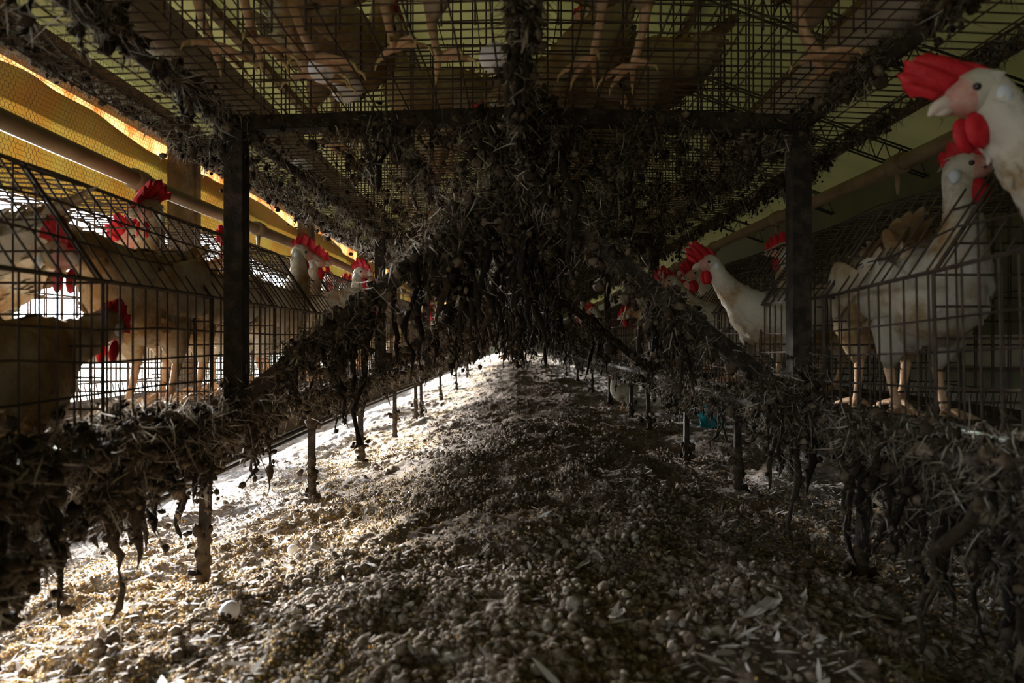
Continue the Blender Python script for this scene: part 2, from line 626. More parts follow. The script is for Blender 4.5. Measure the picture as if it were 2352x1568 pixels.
POSTY = [3.5, 5.55, 7.6, 9.65, 11.7, 13.75]
for i, y in enumerate(POSTY):
    t = thing('wooden_post', f'squared dark wooden wall post at the netted left side, {ordw[i]} from the camera', 'post', (-1.72, y, -0.75), 0, 'wooden wall posts')
    mb = MB()
    box(mb, -0.05, 0.035, -0.055, 0.055, 0, 1.80)
    mb.build('post', M['wood'], t, False)
    mb = MB()
    box(mb, 0.0, 0.05, 0.058, 0.098, 0.1, 1.72)
    mb.build('batten', M['wood'], t, False)

# hexagonal netting, one panel between two posts, and the curtain sheets behind it


def hexnet(w, h, c):
    """hexagon wire netting in the local yz plane, w wide, h high, cell c"""
    dx = c * 0.98
    dy = c * 0.86
    nx, ny = int(w / dx), int(h / dy)
    A, B = [], []
    i, j = np.meshgrid(np.arange(nx), np.arange(ny), indexing='ij')
    cx = (i + 0.5 * (j % 2)) * dx
    cz = j * dy
    a = c * 0.5 / math.cos(math.pi / 6)
    hx = dx * 0.5
    p = [np.stack([np.zeros_like(cx), cx + ox, cz + oz], 2).reshape(-1, 3) for ox, oz in ((-hx, -a * 0.5), (-hx, a * 0.5), (0, a), (hx, a * 0.5))]
    jit = lambda q: q + RG.normal(0, 0.0004, q.shape)
    mb = MB()
    for k in range(3):
        wires(mb, p[k], p[k + 1], 0.0008, 3)
    return mb


net = hexnet(2.03, 1.62, 0.021).mesh('netting', M['wire'], False)
for i in range(7):
    y = 1.48 + (i) * 2.05
    o = bpy.data.objects.new('wire_netting', net)
    COL.objects.link(o)
    o.location = (-1.745, y, -0.42)
    tag(o, f'panel of hexagonal wire netting on the left side, {ordw[i]} panel from the camera', 'netting', 'hexagonal netting panels')

ys = np.concatenate([np.linspace(0.5, 10, 260), np.linspace(10.1, 24, 120)])
zz = np.linspace(0, 1, 26)
Zt, Yt = np.meshgrid(zz, ys, indexing='ij')
low = 0.575 + 0.035 * np.sin(Yt * 1.9) + 0.05 * vnoise(Yt * 1.7, Yt * 0 + 2)
low = low - 0.10 * np.clip((Yt - 4) / 5, 0, 1)
top = 0.965 + 0.05 * vnoise(Yt * 1.5, Yt * 0 + 8) + 0.03 * np.sin(Yt * 3.07)
Zc_ = low + (top - low) * Zt
Xc = -1.82 + 0.03 * np.sin(Zt * 9 + Yt * 2.0) * Zt + 0.035 * vnoise(Yt * 4.5, Zt * 3)
tarp = grid_sheet('rolled_curtain', M['tarp'], np.stack([Xc, Yt, Zc_], 2))
tag(tarp, 'sagging yellow plastic curtain hanging behind the netting on the left side', 'curtain')
Zs = 0.88 + (1.10 - 0.88) * Zt
Xs = -1.875 + 0.025 * vnoise(Yt * 9, Zt * 1.5)
st = grid_sheet('curtain_backing', M['strip'], np.stack([Xs, Yt, Zs], 2))
tag(st, 'rust-streaked orange sheet glowing in a strip above the yellow curtain', 'curtain')
Zs2 = 1.10 + 0.165 * Zt
gs = grid_sheet('eave_sheet', M['roof'], np.stack([-1.9 + 0.0 * Zt, Yt, Zs2 - 0.02 + 0.0 * Yt], 2))
tag(gs, 'olive sheet closing the eave above the dark head beam, far left', 'sheet')

# ------------------------------------------------------------------ the cages
BAY = 1.28
Y1 = 1.215
NB = 9
DIV = 4
CW = BAY / DIV


def upz(x):
    return 0.42 - 0.03 * np.abs(x)


def prof_wires(mb, prof, ys, r, jit=0.0015):
    """one bent wire per y through the profile points (x, z)"""
    prof = np.asarray(prof, float)
    for a, b in zip(prof[:-1], prof[1:]):
        n = len(ys)
        A = np.stack([np.full(n, a[0]), ys, np.full(n, a[1])], 1)
        B = np.stack([np.full(n, b[0]), ys, np.full(n, b[1])], 1)
        k = RG.normal(0, jit, n)
        A[:, 1] += k
        B[:, 1] += k
        wires(mb, A, B, r)


def run_wires(mb, pts, r, y0=0, y1=BAY, seg=8, sag=0.002):
    """long wires along the row through each (x, z), slightly bent"""
    for x, z in pts:
        yy = np.linspace(y0, y1, seg + 1)
        P = np.stack([x + RG.normal(0, sag, seg + 1), yy, z + RG.normal(0, sag, seg + 1)], 1)
        P[0, 0] = P[-1, 0] = x
        P[0, 2] = P[-1, 2] = z
        wires(mb, P[:-1], P[1:], r)


def lower_cage_meshes(s):
    d = {}
    y3 = np.arange(0.016, BAY, 0.032)
    mb = MB()
    prof_wires(mb, [(s * 0.55, -0.115), (s * 0.55, 0.08)], y3, 0.0017)
    run_wires(mb, [(s * 0.55, z) for z in (-0.115, -0.07, -0.025, 0.018)], 0.0016)
    run_wires(mb, [(s * 0.55, -0.117), (s * 0.55, 0.08)], 0.003)
    d['inner_wall'] = mb.mesh('inner_wall', M['wire'], False)
    mb = MB()
    y4 = np.arange(0.02, BAY, 0.036)
    prof_wires(mb, [(s * 0.55, 0.08), (s * 0.655, 0.235), (s * 0.72, 0.262), (s * 1.0, 0.275)], y4, 0.0016, 0.004)
    run_wires(mb, [(s * 0.585, 0.131), (s * 0.62, 0.184), (s * 0.655, 0.235), (s * 0.72, 0.262), (s * 0.79, 0.266), (s * 0.86, 0.269), (s * 0.93, 0.272)], 0.0017, sag=0.004)
    run_wires(mb, [(s * 1.0, 0.275)], 0.003)
    d['sloped_top'] = mb.mesh('sloped_top', M['wire'], False)
    mb = MB()
    yf = np.arange(0.012, BAY, 0.026)
    prof_wires(mb, [(s * 0.55, -0.115), (s * 1.17, -0.16), (s * 1.18, -0.115)], yf, 0.0014)
    run_wires(mb, [(s * x, -0.117 - (x - 0.55) * 0.073) for x in np.arange(0.6, 1.17, 0.055)], 0.0015)
    d['floor_mesh'] = mb.mesh('floor_mesh', M['wire'], False)
    mb = MB()
    prof_wires(mb, [(s * 1.0, -0.10), (s * 1.0, 0.275)], np.arange(0.03, BAY, 0.05), 0.0017)
    run_wires(mb, [(s * 1.0, -0.10), (s * 1.0, 0.1)], 0.0017)
    d['outer_wall'] = mb.mesh('outer_wall', M['wire'], False)
    mb = MB()
    xs = np.arange(0.55, 1.001, 0.03)
    zt = np.interp(xs, [0.55, 0.655, 0.72, 1.0], [0.08, 0.235, 0.262, 0.275])
    zb = -0.115 - (xs - 0.55) * 0.073
    wires(mb, np.stack([s * xs, xs * 0, zb], 1), np.stack([s * xs, xs * 0, zt], 1), 0.0016)
    for z in np.arange(-0.09, 0.27, 0.042):
        x0 = np.interp(z, [-0.2, 0.08, 0.235, 0.262], [0.55, 0.55, 0.655, 0.72])
        wires(mb, [(s * x0, 0, z)], [(s * 1.0, 0, z)], 0.0016)
    wires(mb, [(s * 0.55, 0, -0.115)], [(s * 0.55, 0, 0.08)], 0.003)
    wires(mb, [(s * 0.55, 0, 0.08)], [(s * 0.655, 0, 0.235)], 0.003)
    d['partition'] = mb.mesh('partition', M['wire'], False)
    return d


def upper_cage_meshes(s):
    d = {}
    mb = MB()
    yf = np.arange(0.012, BAY, 0.0255)
    prof_wires(mb, [(s * 0.01, upz(0.01)), (s * 0.5, upz(0.5)), (s * 0.68, 0.397), (s * 0.69, 0.435)], yf, 0.0013)
    run_wires(mb, [(s * x, upz(x) - 0.003) for x in np.arange(0.03, 0.69, 0.054)], 0.0015)
    run_wires(mb, [(s * 0.69, 0.435)], 0.003)
    d['floor_mesh'] = mb.mesh('floor_mesh', M['wire'], False)
    mb = MB()
    prof_wires(mb, [(s * 0.5, 0.46), (s * 0.5, 0.80)], np.arange(0.03, BAY, 0.05), 0.0017)
    run_wires(mb, [(s * 0.5, 0.46), (s * 0.5, 0.6), (s * 0.5, 0.80)], 0.0018)
    d['front_wall'] = mb.mesh('front_wall', M['wire'], False)
    mb = MB()
    prof_wires(mb, [(s * 0.01, 0.445), (s * 0.01, 0.82), (s * 0.5, 0.80)], np.arange(0.02, BAY, 0.05), 0.0016)
    run_wires(mb, [(s * 0.01, z) for z in (0.50, 0.55, 0.6, 0.7, 0.82)] + [(s * x, 0.81) for x in (0.1, 0.2, 0.3, 0.4)], 0.0016)
    d['back_and_top'] = mb.mesh('back_and_top', M['wire'], False)
    mb = MB()
    xs = np.arange(0.01, 0.5, 0.045)
    wires(mb, np.stack([s * xs, xs * 0, upz(xs)], 1), np.stack([s * xs, xs * 0, 0.82 - xs * 0.04], 1), 0.0016)
    for z in np.arange(0.47, 0.8, 0.05):
        wires(mb, [(s * 0.01, 0, z)], [(s * 0.5, 0, z)], 0.0016)
    d['partition'] = mb.mesh('partition', M['wire'], False)
    return d


def cage(name, parts, loc, label, group, tilt=0.0):
    t = thing(name, label, 'cage', loc, 0, group)
    t.rotation_euler = (tilt, 0, 0)
    for k, me in parts.items():
        if k == 'partition':
            for i in range(DIV):
                o = bpy.data.objects.new('partition', me)
                COL.objects.link(o)
                o.parent = t
                o.location = (0, i * CW + 0.008, 0)
        else:
            o = bpy.data.objects.new(k, me)
            COL.objects.link(o)
            o.parent = t
    return t


LOW = {s: lower_cage_meshes(s) for s in (-1, 1)}
UPP = {s: upper_cage_meshes(s) for s in (-1, 1)}
sidew = {-1: 'left', 1: 'right'}
for b in range(NB):
    y0 = Y1 + (b - 1) * BAY
    for s in (-1, 1):
        tilt = -0.035 if (b == 0 and s == 1) else 0.0
        dz = -0.03 * 0 + (0.035 * BAY * 0.98 if tilt else 0)
        cage('wire_cage', LOW[s], (0, y0, dz), f'rusty wire hen cage of the lower {sidew[s]} row, {ordw[b]} length from the camera', f'lower {sidew[s]} cages', tilt)
        cage('overhead_cage', UPP[s], (0, y0, 0), f'overhead wire cage on the {sidew[s]} of the central divider, {ordw[b]} length from the camera', f'upper {sidew[s]} cages')


# ------------------------------------------------------------------ A-frames and rails
def tube_box(mb, a, b, w, h, up=(0, 1, 0)):
    """square bar from a to b"""
    a, b = np.asarray(a, float), np.asarray(b, float)
    d = (b - a) / np.linalg.norm(b - a)
    u = np.cross(d, up)
    u /= np.linalg.norm(u)
    v = np.cross(d, u)
    V = [p + su * u * w / 2 + sv * v * h / 2 for p in (a, b) for su, sv in ((-1, -1), (1, -1), (1, 1), (-1, 1))]
    mb.add(V, [(0, 1, 5, 4), (1, 2, 6, 5), (2, 3, 7, 6), (3, 0, 4, 7), (3, 2, 1, 0), (4, 5, 6, 7)])


APEX = 0.285
frame0 = thing('a_frame', 'black steel cage frame nearest the camera, its posts and braces caked with dung', 'frame', (0, Y1, 0), 0, 'cage frames')
for s in (-1, 1):
    mb = MB()
    tube_box(mb, (s * 0.5, 0, -0.12), (s * 0.5, 0, 0.40), 0.033, 0.033)
    mb.build('post', M['post'], frame0, False)
    mb = MB()
    tube_box(mb, (0, 0.0, APEX), (s * 0.5, 0.0, -0.115), 0.028, 0.028)
    mb.build('brace', M['post'], frame0, False)
mb = MB()
tube_box(mb, (-0.5, 0, 0.385), (0, 0, 0.400), 0.026, 0.03)
tube_box(mb, (0, 0, 0.400), (0.5, 0, 0.385), 0.026, 0.03)
mb.build('crossbeam', M['post'], frame0, False)
for k in range(1, NB):
    dup(frame0, (0, Y1 + k * BAY, 0), (0, 0, 0), f'black steel cage frame caked with dung, {ordw[k]} frame down the tunnel')

YE = Y1 + NB * BAY
rails = [
    ('cage_rail', -0.505, -0.13, 0.011, 'dung-caked steel rail under the left lower cages'),
    ('cage_rail', 0.505, -0.13, 0.011, 'dung-caked steel rail under the right lower cages'),
    ('cage_rail', -0.505, 0.39, 0.011, 'grimy rail under the left overhead cages'),
    ('cage_rail', 0.505, 0.39, 0.011, 'grimy rail under the right overhead cages'),
    ('ridge_rail', 0.0, APEX, 0.011, 'dung-hung rail joining the brace tops along the tunnel ridge'),
    ('tie_rod', -0.57, -0.235, 0.006, 'thin rod tying the stakes below the left lower cages'),
    ('tie_rod', -0.62, -0.27, 0.005, 'lower thin rod behind the stakes on the left'),
    ('tie_rod', 0.56, -0.2, 0.006, 'thin rod tying the stakes below the right lower cages'),
]
for nm, x, z, r, lab in rails:
    mb = MB()
    yy = np.linspace(Y1 if nm == 'ridge_rail' else 0.25, YE, 60)
    P = np.stack([x + 0.006 * np.sin(yy * 2.2 + x * 9), yy, z + 0.006 * np.sin(yy * 1.7 + x * 5)], 1)
    ptube(mb, P, r, 6)
    tag(mb.build(nm, M['post']), lab, 'rail' if 'rail' in nm else 'rod')

# stakes carrying the lower cages, rough with dung
stakes = {-1: [(1.2, 0), (1.84, 0), (2.44, 0), (3.1, 0), (3.75, 0), (3.98, 0), (5.0, 0), (6.3, 0), (7.6, 0)],
          1: [(1.13, 0.01), (1.72, 0), (2.24, 0), (2.85, 0), (3.35, 0), (4.1, 0), (5.0, 0), (6.3, 0), (7.6, 0)]}
for s in (-1, 1):
    for i, (y, dx) in enumerate(stakes[s]):
        x = s * 0.555 + dx
        zg = float(gh(x, y)) - 0.03
        t = thing('cage_stake', f'dung-crusted stake under the {sidew[s]} lower cages, {ordw[i]} from the camera', 'stake', (x, y, zg), 0, f'{sidew[s]} stakes')
        h = -0.12 - zg
        mb = MB()
        n = 26
        zz_ = np.linspace(0, h, n)
        lean = RG.normal(0, 0.012)
        P = np.stack([lean * zz_ / h + RG.normal(0, 0.0012, n), RG.normal(0, 0.0012, n), zz_], 1)
        tube_box(mb, (0, 0, 0), (lean, 0, h), 0.016, 0.016)
        mb.build('shaft', M['post'], t, False)
        for lo, hi, rr in ((0, RG.uniform(0.25, 0.5), 0.0125), (RG.uniform(0.55, 0.75), 1.0, 0.016)):
            mb = MB()
            zz2 = np.linspace(lo * h, hi * h, 22)
            R = rr * (0.75 + 0.35 * RG.random(22))
            P2 = np.stack([lean * zz2 / h + RG.normal(0, 0.002, 22), RG.normal(0, 0.002, 22), zz2], 1)
            ptube(mb, P2, R, 9)
            n = 16
            C = np.stack([RG.normal(0, 0.012, n), RG.normal(0, 0.012, n), RG.uniform(lo, hi, n) * h], 1)
            C[:, 0] += lean * C[:, 2] / h
            blobs(mb, C, RG.uniform(0.004, 0.012, (n, 3)), 0.25)
            mb.build('dung_crust', M['muck'], t)


# ------------------------------------------------------------------ hanging dung and feathers
def muck(mb, path, blob=70, strand=90, fluff=4500, hang=0.06, spread=0.016, tuft=40, rng=RG, size=1.0, fm=1, maxhang=0.26):
    """clotted dung, drips and down along a polyline"""
    P = np.asarray(path, float)
    seg = np.linalg.norm(np.diff(P, axis=0), axis=1)
    cum = np.concatenate([[0], np.cumsum(seg)])
    T = cum[-1]
    nc = max(3, int(T / 0.07))
    cc = rng.uniform(0, T, nc)
    cw = rng.gamma(1.3, 1.0, nc)
    cw /= cw.sum()

    def pos(n, clump=0.75):
        t = rng.uniform(0, T, n)
        k = rng.choice(nc, n, p=cw)
        c = rng.random(n) < clump
        t = np.where(c, np.clip(cc[k] + rng.normal(0, 0.028, n), 0, T), t)
        return np.stack([np.interp(t, cum, P[:, i]) for i in range(3)], 1)
    n = int(blob * 2.2 * T)
    C = pos(n, 0.6) + rng.normal(0, spread * 0.6, (n, 3))
    C[:, 2] -= rng.exponential(spread * 0.8, n)
    S = np.minimum(size * rng.lognormal(math.log(0.0055), 0.35, (n, 1)), 0.0095) * rng.uniform(0.7, 1.3, (n, 3))
    blobs(mb, C, S, 0.24, ICO2, 0, rng)
    # drips
    n = max(4, int(strand * 1.3 * T))
    k = 10
    Lh = np.clip(rng.gamma(1.5, hang / 1.5, n), 0.012, maxhang)
    B = pos(n, 0.9) + rng.normal(0, spread * 0.5, (n, 3))
    st = np.zeros((n, k, 3))
    st[:, 1:, 2] = -1.0
    st[:, 1:] += rng.normal(0, 0.33, (n, k - 1, 3))
    st *= (Lh / (k - 1))[:, None, None]
    Ps = B[:, None] + np.cumsum(st, 1)
    s = np.linspace(0, 1, k)
    R = size * (0.0022 + 0.02 * Lh)[:, None] * ((1 - s) ** 0.55 + 0.10)[None] * rng.lognormal(0, 0.5, (n, k))
    R = np.minimum(R, 0.0065 * size)
    R[:, -1] *= 0.3
    tubes(mb, Ps, R, 6, 2)
    # small clods clinging to the drips
    n2 = n * 14
    a = rng.integers(0, n, n2)
    b = np.minimum(rng.integers(0, k, n2), rng.integers(0, k + 3, n2))
    C = Ps[a, b] + (Ps[a, np.minimum(b + 1, k - 1)] - Ps[a, b]) * rng.random((n2, 1)) + rng.normal(0, 0.006, (n2, 3))
    blobs(mb, C, size * rng.lognormal(math.log(0.0032), 0.4, (n2, 1)) * rng.uniform(0.7, 1.4, (n2, 3)), 0.2, ICO1, 0, rng)
    # down and barbs
    nf = int(fluff * 3.0 * T)
    on = rng.random(nf) < 0.62
    a = rng.integers(0, n, nf)
    b = np.minimum(rng.integers(0, k, nf), rng.integers(0, k, nf))
    B = np.where(on[:, None], Ps[a, b] + rng.normal(0, 0.004, (nf, 3)), pos(nf, 0.6) + rng.normal(0, spread * 0.8, (nf, 3)))
    D = rng.normal(0, 0.75, (nf, 3))
    D[:, 2] -= 0.75
    D /= np.linalg.norm(D, axis=1, keepdims=True)
    Lf = size * np.clip(rng.lognormal(math.log(0.0085), 0.5, nf), 0.003, 0.024)
    bend = rng.normal(0, 1.15, (nf, 3))
    bend[:, 2] -= 0.35
    u = np.linspace(0, 1, 4)
    Pf = B[:, None] + D[:, None] * (Lf[:, None] * u)[:, :, None] + bend[:, None] * (Lf[:, None] * u ** 2 * 0.6)[:, :, None]
    W = np.minimum(Lf * rng.uniform(0.03, 0.08, nf), 0.0011)[:, None] * np.array([0.6, 1, 0.75, 0.12])[None]
    ribbons(mb, Pf, W, np.cross(D, rng.normal(0, 1, (nf, 3))), fm)
    # whole soiled feathers
    nt = int(tuft * 0.6 * T)
    if nt:
        a = rng.integers(0, n, nt)
        b = rng.integers(0, k - 2, nt)
        B = np.where((rng.random(nt) < 0.5)[:, None], Ps[a, b], pos(nt, 0.8))
        D = rng.normal(0, 0.5, (nt, 3))
        D[:, 2] -= 0.9
        D /= np.linalg.norm(D, axis=1, keepdims=True)
        Lf = rng.uniform(0.018, 0.042, nt)
        bend = rng.normal(0, 0.5, (nt, 3))
        u = np.linspace(0, 1, 6)
        Pf = B[:, None] + D[:, None] * (Lf[:, None] * u)[:, :, None] + bend[:, None] * (Lf[:, None] * u ** 2 * 0.5)[:, :, None]
        W = (Lf * rng.uniform(0.05, 0.12, nt))[:, None] * np.array([0.2, 0.8, 1, 0.95, 0.6, 0.08])[None]
        ribbons(mb, Pf, W, np.cross(D, rng.normal(0, 1, (nt, 3))), fm)


def stuff(mb, name, mats, label, cat):
    return tag(mb.build(name, mats), label, cat, None, 'stuff')


MM = [M['muck'], M['fluff'], M['drip']]
MD = [M['muck'], M['dusty'], M['drip']]
far_frame = None
for k in range(NB):
    y = Y1 + k * BAY
    fr = f'{ordw[k]} cage frame' if k else 'nearest cage frame'
    if k > 3:
        # the distant frames look alike: same clotted shape, turned
        o = far_frame.copy()
        COL.objects.link(o)
        o.location = (0, y - (Y1 + 3 * BAY), 0)
        tag(o, f'dark clotted dung and down hanging in drips from the {fr}', 'dung', None, 'stuff')
        continue
    mb = MB()
    q = 1.0 if k == 0 else (0.75 if k == 1 else 0.45)
    rg = np.random.default_rng(100 + k)
    for s in (-1, 1):
        a, b = np.array([0, y, APEX]), np.array([s * 0.5, y, -0.115])
        # the brace: thick near the ridge, thinner to the foot
        muck(mb, [a, a + (b - a) * 0.36], 190 * q, 240 * q, 7500 * q, 0.085, 0.030, 55 * q, rg, 1.25)
        muck(mb, [a + (b - a) * 0.36, a + (b - a) * 0.62], 150 * q, 150 * q, 6500 * q, 0.075, 0.026, 45 * q, rg, 1.15)
        muck(mb, [a + (b - a) * 0.62, b], 130 * q, 80 * q, 5200 * q, 0.040, 0.021, 40 * q, rg, 1.0)
        # between crossbeam and ridge
        muck(mb, [(s * 0.05, y, 0.40), (s * 0.03, y, 0.30)], 120 * q, 160 * q, 7500 * q, 0.07, 0.035, 90 * q, rg, 1.2)
        muck(mb, [(0, y, 0.395), (s * 0.5, y, 0.38)], 80 * q, 60 * q, 3600 * q, 0.026, 0.014, 22 * q, rg, 0.9)
        muck(mb, [(s * 0.24, y, 0.40), (s * 0.12, y + 0.03, 0.24)], 60 * q, 80 * q, 4500 * q, 0.05, 0.022, 40 * q, rg, 1.0)
        # top of each post
        muck(mb, [(s * 0.5, y, 0.41), (s * 0.5, y, 0.33)], 60 * q, 40 * q, 3500 * q, 0.03, 0.015, 10, rg, 0.8)
        muck(mb, [(s * 0.5, y, -0.04), (s * 0.5, y, -0.14)], 160 * q, 140 * q, 6000 * q, 0.06, 0.02, 20, rg, 1.0)
    o = stuff(mb, 'hanging_dung', MM, f'dark clotted dung and down hanging in drips from the {fr}', 'dung')
    if k == 3:
        far_frame = o


def rail_path(x, z, y0, y1, step=0.16):
    yy = np.arange(y0, y1 + step, step)
    return np.stack([np.full(len(yy), x), yy, np.full(len(yy), z)], 1)


def rail_muck(name, label, x, z, zones, mats, seed, cat='dung'):
    mb = MB()
    rg = np.random.default_rng(seed)
    for y0, y1, kw in zones:
        muck(mb, rail_path(x, z, y0, y1), rng=rg, **kw)
    return stuff(mb, name, mats, label, cat)


rail_muck('hanging_dung', 'ragged fringe of dung and feathers hanging below the left lower cages', -0.51, -0.13,
          [(0.55, 1.25, dict(blob=200, strand=110, fluff=6500, hang=0.062, spread=0.022, tuft=60, size=1.1)),
           (1.25, 2.6, dict(blob=150, strand=90, fluff=4500, hang=0.030, spread=0.017, tuft=25)),
           (2.6, 5.2, dict(blob=110, strand=70, fluff=2300, hang=0.025, spread=0.015, tuft=10)),
           (5.2, 12.5, dict(blob=45, strand=60, fluff=800, hang=0.045, spread=0.018, tuft=3, size=1.3))], MM, 21)
rail_muck('hanging_dung', 'ragged fringe of dung and feathers hanging below the right lower cages', 0.515, -0.13,
          [(0.55, 1.25, dict(blob=210, strand=140, fluff=7000, hang=0.075, spread=0.024, tuft=60, size=1.1)),
           (1.25, 2.6, dict(blob=160, strand=130, fluff=5000, hang=0.045, spread=0.020, tuft=30)),
           (2.6, 5.2, dict(blob=100, strand=60, fluff=2000, hang=0.02, spread=0.014, tuft=10)),
           (5.2, 12.5, dict(blob=45, strand=60, fluff=800, hang=0.045, spread=0.018, tuft=3, size=1.3))], MM, 22)
mb = MB()
rg = np.random.default_rng(31)
muck(mb, [(-0.60, 0.6, -0.17), (-0.60, 1.2, -0.15)], 160, 70, 5000, 0.05, 0.025, 40, rg, 1.1)
muck(mb, [(-0.50, 0.62, -0.235), (-0.53, 0.85, -0.205), (-0.55, 1.05, -0.16)], 260, 90, 7000, 0.045, 0.012, 50, rg, 1.0)
muck(mb, [(-0.575, 0.6, -0.112), (-0.575, 1.15, -0.118)], 240, 30, 6000, 0.02, 0.018, 40, rg, 1.0)
stuff(mb, 'hanging_dung', MM, 'pale lumpy swag of dung and down sagging low at the near left corner', 'dung')
mb = MB()
rg = np.random.default_rng(32)
muck(mb, [(0.62, 0.62, -0.16), (0.60, 1.15, -0.16)], 200, 130, 6500, 0.07, 0.03, 60, rg, 1.15)
muck(mb, [(0.54, 0.66, -0.20), (0.55, 0.95, -0.21)], 170, 110, 5500, 0.06, 0.02, 50, rg, 1.1)
stuff(mb, 'hanging_dung', MM, 'dark matted curtain of dung and down under the near right cages', 'dung')
rail_muck('hanging_dung', 'black curtain of dung drips hanging along the tunnel ridge', 0.0, APEX - 0.01,
          [(1.3, 2.6, dict(blob=130, strand=190, fluff=4500, hang=0.10, spread=0.05, tuft=35, size=1.2)),
           (2.6, 5.2, dict(blob=130, strand=220, fluff=3200, hang=0.13, spread=0.085, tuft=15, size=1.25)),
           (5.2, 12.5, dict(blob=70, strand=170, fluff=1200, hang=0.20, spread=0.12, tuft=4, size=1.6, maxhang=0.42))], MM, 23)
rail_muck('feather_fringe', 'pale dusty down along the outer edge of the left overhead cages', -0.69, 0.42,
          [(0.6, 1.5, dict(blob=150, strand=40, fluff=5000, hang=0.010, spread=0.007, tuft=20, size=0.7)),
           (1.5, 3.5, dict(blob=120, strand=30, fluff=3000, hang=0.009, spread=0.006, tuft=6, size=0.7)),
           (3.5, 9, dict(blob=60, strand=20, fluff=1500, hang=0.012, spread=0.010, tuft=2))], MD, 24, 'down')
rail_muck('feather_fringe', 'grey down clotted along the outer edge of the right overhead cages', 0.69, 0.42,
          [(0.6, 2.5, dict(blob=90, strand=30, fluff=3000, hang=0.012, spread=0.008, tuft=10, size=0.75)),
           (2.5, 9, dict(blob=50, strand=20, fluff=1500, hang=0.015, spread=0.010, tuft=3))], MM, 25, 'down')
rail_muck('feather_fringe', 'grey feathery clots along the rail under the left overhead cages', -0.505, 0.40,
          [(0.7, 1.25, dict(blob=90, strand=50, fluff=4500, hang=0.028, spread=0.012, tuft=50, size=1.0)),
           (1.25, 3.5, dict(blob=110, strand=40, fluff=4200, hang=0.012, spread=0.014, tuft=15, size=0.85)),
           (3.5, 10, dict(blob=60, strand=30, fluff=1500, hang=0.02, spread=0.016, tuft=3))], MD, 26, 'down')
rail_muck('feather_fringe', 'dark feathery clots along the rail under the right overhead cages', 0.505, 0.40,
          [(0.7, 3.5, dict(blob=90, strand=40, fluff=3600, hang=0.016, spread=0.012, tuft=12, size=0.85)),
           (3.5, 10, dict(blob=60, strand=30, fluff=1500, hang=0.02, spread=0.016, tuft=3))], MM, 27, 'down')
rail_muck('feather_fringe', 'long grey wisps of down hanging from the divider between overhead cages', 0.01, 0.417,
          [(0.8, 1.2, dict(blob=90, strand=110, fluff=6500, hang=0.055, spread=0.013, tuft=90)),
           (1.25, 2.5, dict(blob=60, strand=60, fluff=4000, hang=0.04, spread=0.02, tuft=40)),
           (2.5, 9, dict(blob=50, strand=40, fluff=1500, hang=0.03, spread=0.02, tuft=5))], MM, 28, 'down')
# down caught all over the mesh of the overhead cages
mb = MB()
rg = np.random.default_rng(29)
for x in np.concatenate([np.linspace(-0.66, -0.54, 4), np.linspace(-0.42, -0.1, 6)]):
    muck(mb, rail_path(x, float(upz(x)) - 0.006, 1.25, 6.0, 0.3), 10, 14, 420, 0.010, 0.02, 5, rg, 0.8)
stuff(mb, 'caught_down', MD, 'wisps of down caught in the mesh under the left overhead cages', 'down')
mb = MB()
for x in np.concatenate([np.linspace(0.1, 0.45, 7), np.linspace(0.55, 0.66, 2)]):
    muck(mb, rail_path(x, float(upz(x)) - 0.006, 1.25, 6.0, 0.3), 10, 16, 420, 0.014, 0.02, 6, rg, 0.8)
stuff(mb, 'caught_down', MM, 'dark wisps of down caught in the mesh under the right overhead cages', 'down')

# ------------------------------------------------------------------ troughs, pipes, roof girders
for s in (-1, 1):
    prof = np.array([(0.555, 0.535), (0.560, 0.475), (0.568, 0.463), (0.598, 0.463), (0.606, 0.475), (0.611, 0.535), (0.606, 0.535), (0.601, 0.48), (0.596, 0.469), (0.570, 0.469), (0.565, 0.48), (0.560, 0.535)])
    yy = np.linspace(0.1, YE, 30)
    pts = np.stack([np.stack([np.full(len(prof) + 1, 0) + s * np.append(prof[:, 0], prof[0, 0]), np.full(len(prof) + 1, y), np.append(prof[:, 1], prof[0, 1]) + 0.006 * math.sin(y * 2)], 1) for y in yy])
    o = grid_sheet('feed_trough', M['trough'], pts)
    tag(o, f'long grey feed trough along the {sidew[s]} overhead cages, seen through the mesh', 'trough')
    prof2 = prof.copy()
    prof2[:, 0] += 0.52
    prof2[:, 1] -= 0.52
    pts = np.stack([np.stack([s * np.append(prof2[:, 0], prof2[0, 0]), np.full(len(prof) + 1, y), np.append(prof2[:, 1], prof2[0, 1])], 1) for y in yy])
    o = grid_sheet('feed_trough', M['trough'], pts)
    tag(o, f'grey feed trough on the outer side of the {sidew[s]} lower cages', 'trough')
    px, pz = (0.79, 0.372) if s > 0 else (-0.79, 0.342)
    t = thing('water_pipe', f'brown water pipe on hangers above the {sidew[s]} lower cages', 'pipe', (px, 0, pz))
    mb = MB()
    yy = np.linspace(0.2, YE, 80)
    ptube(mb, np.stack([0.004 * np.sin(yy * 2), yy, 0.006 * np.sin(yy * 2.6 + 1)], 1), 0.0165, 12)
    mb.build('pipe', M['pipe'], t)
    for i in range(9):
        y = 1.42 + i * 0.66
        zc = 0.006 * math.sin(y * 2.6 + 1)
        mb = MB()
        ptube(mb, [(0, y - 0.022, zc), (0, y - 0.02, zc), (0, y + 0.02, zc), (0, y + 0.022, zc)], [0.018, 0.022, 0.022, 0.018], 12)
        cp = mb.build('coupling', M['pipe'], t)
        mb = MB()
        ptube(mb, [(0, y, zc - 0.018), (0, y, zc - 0.04), (0, y, zc - 0.062)], [0.007, 0.006, 0.003], 8)
        mb.build('drinking_nipple', M['pipe'], cp)

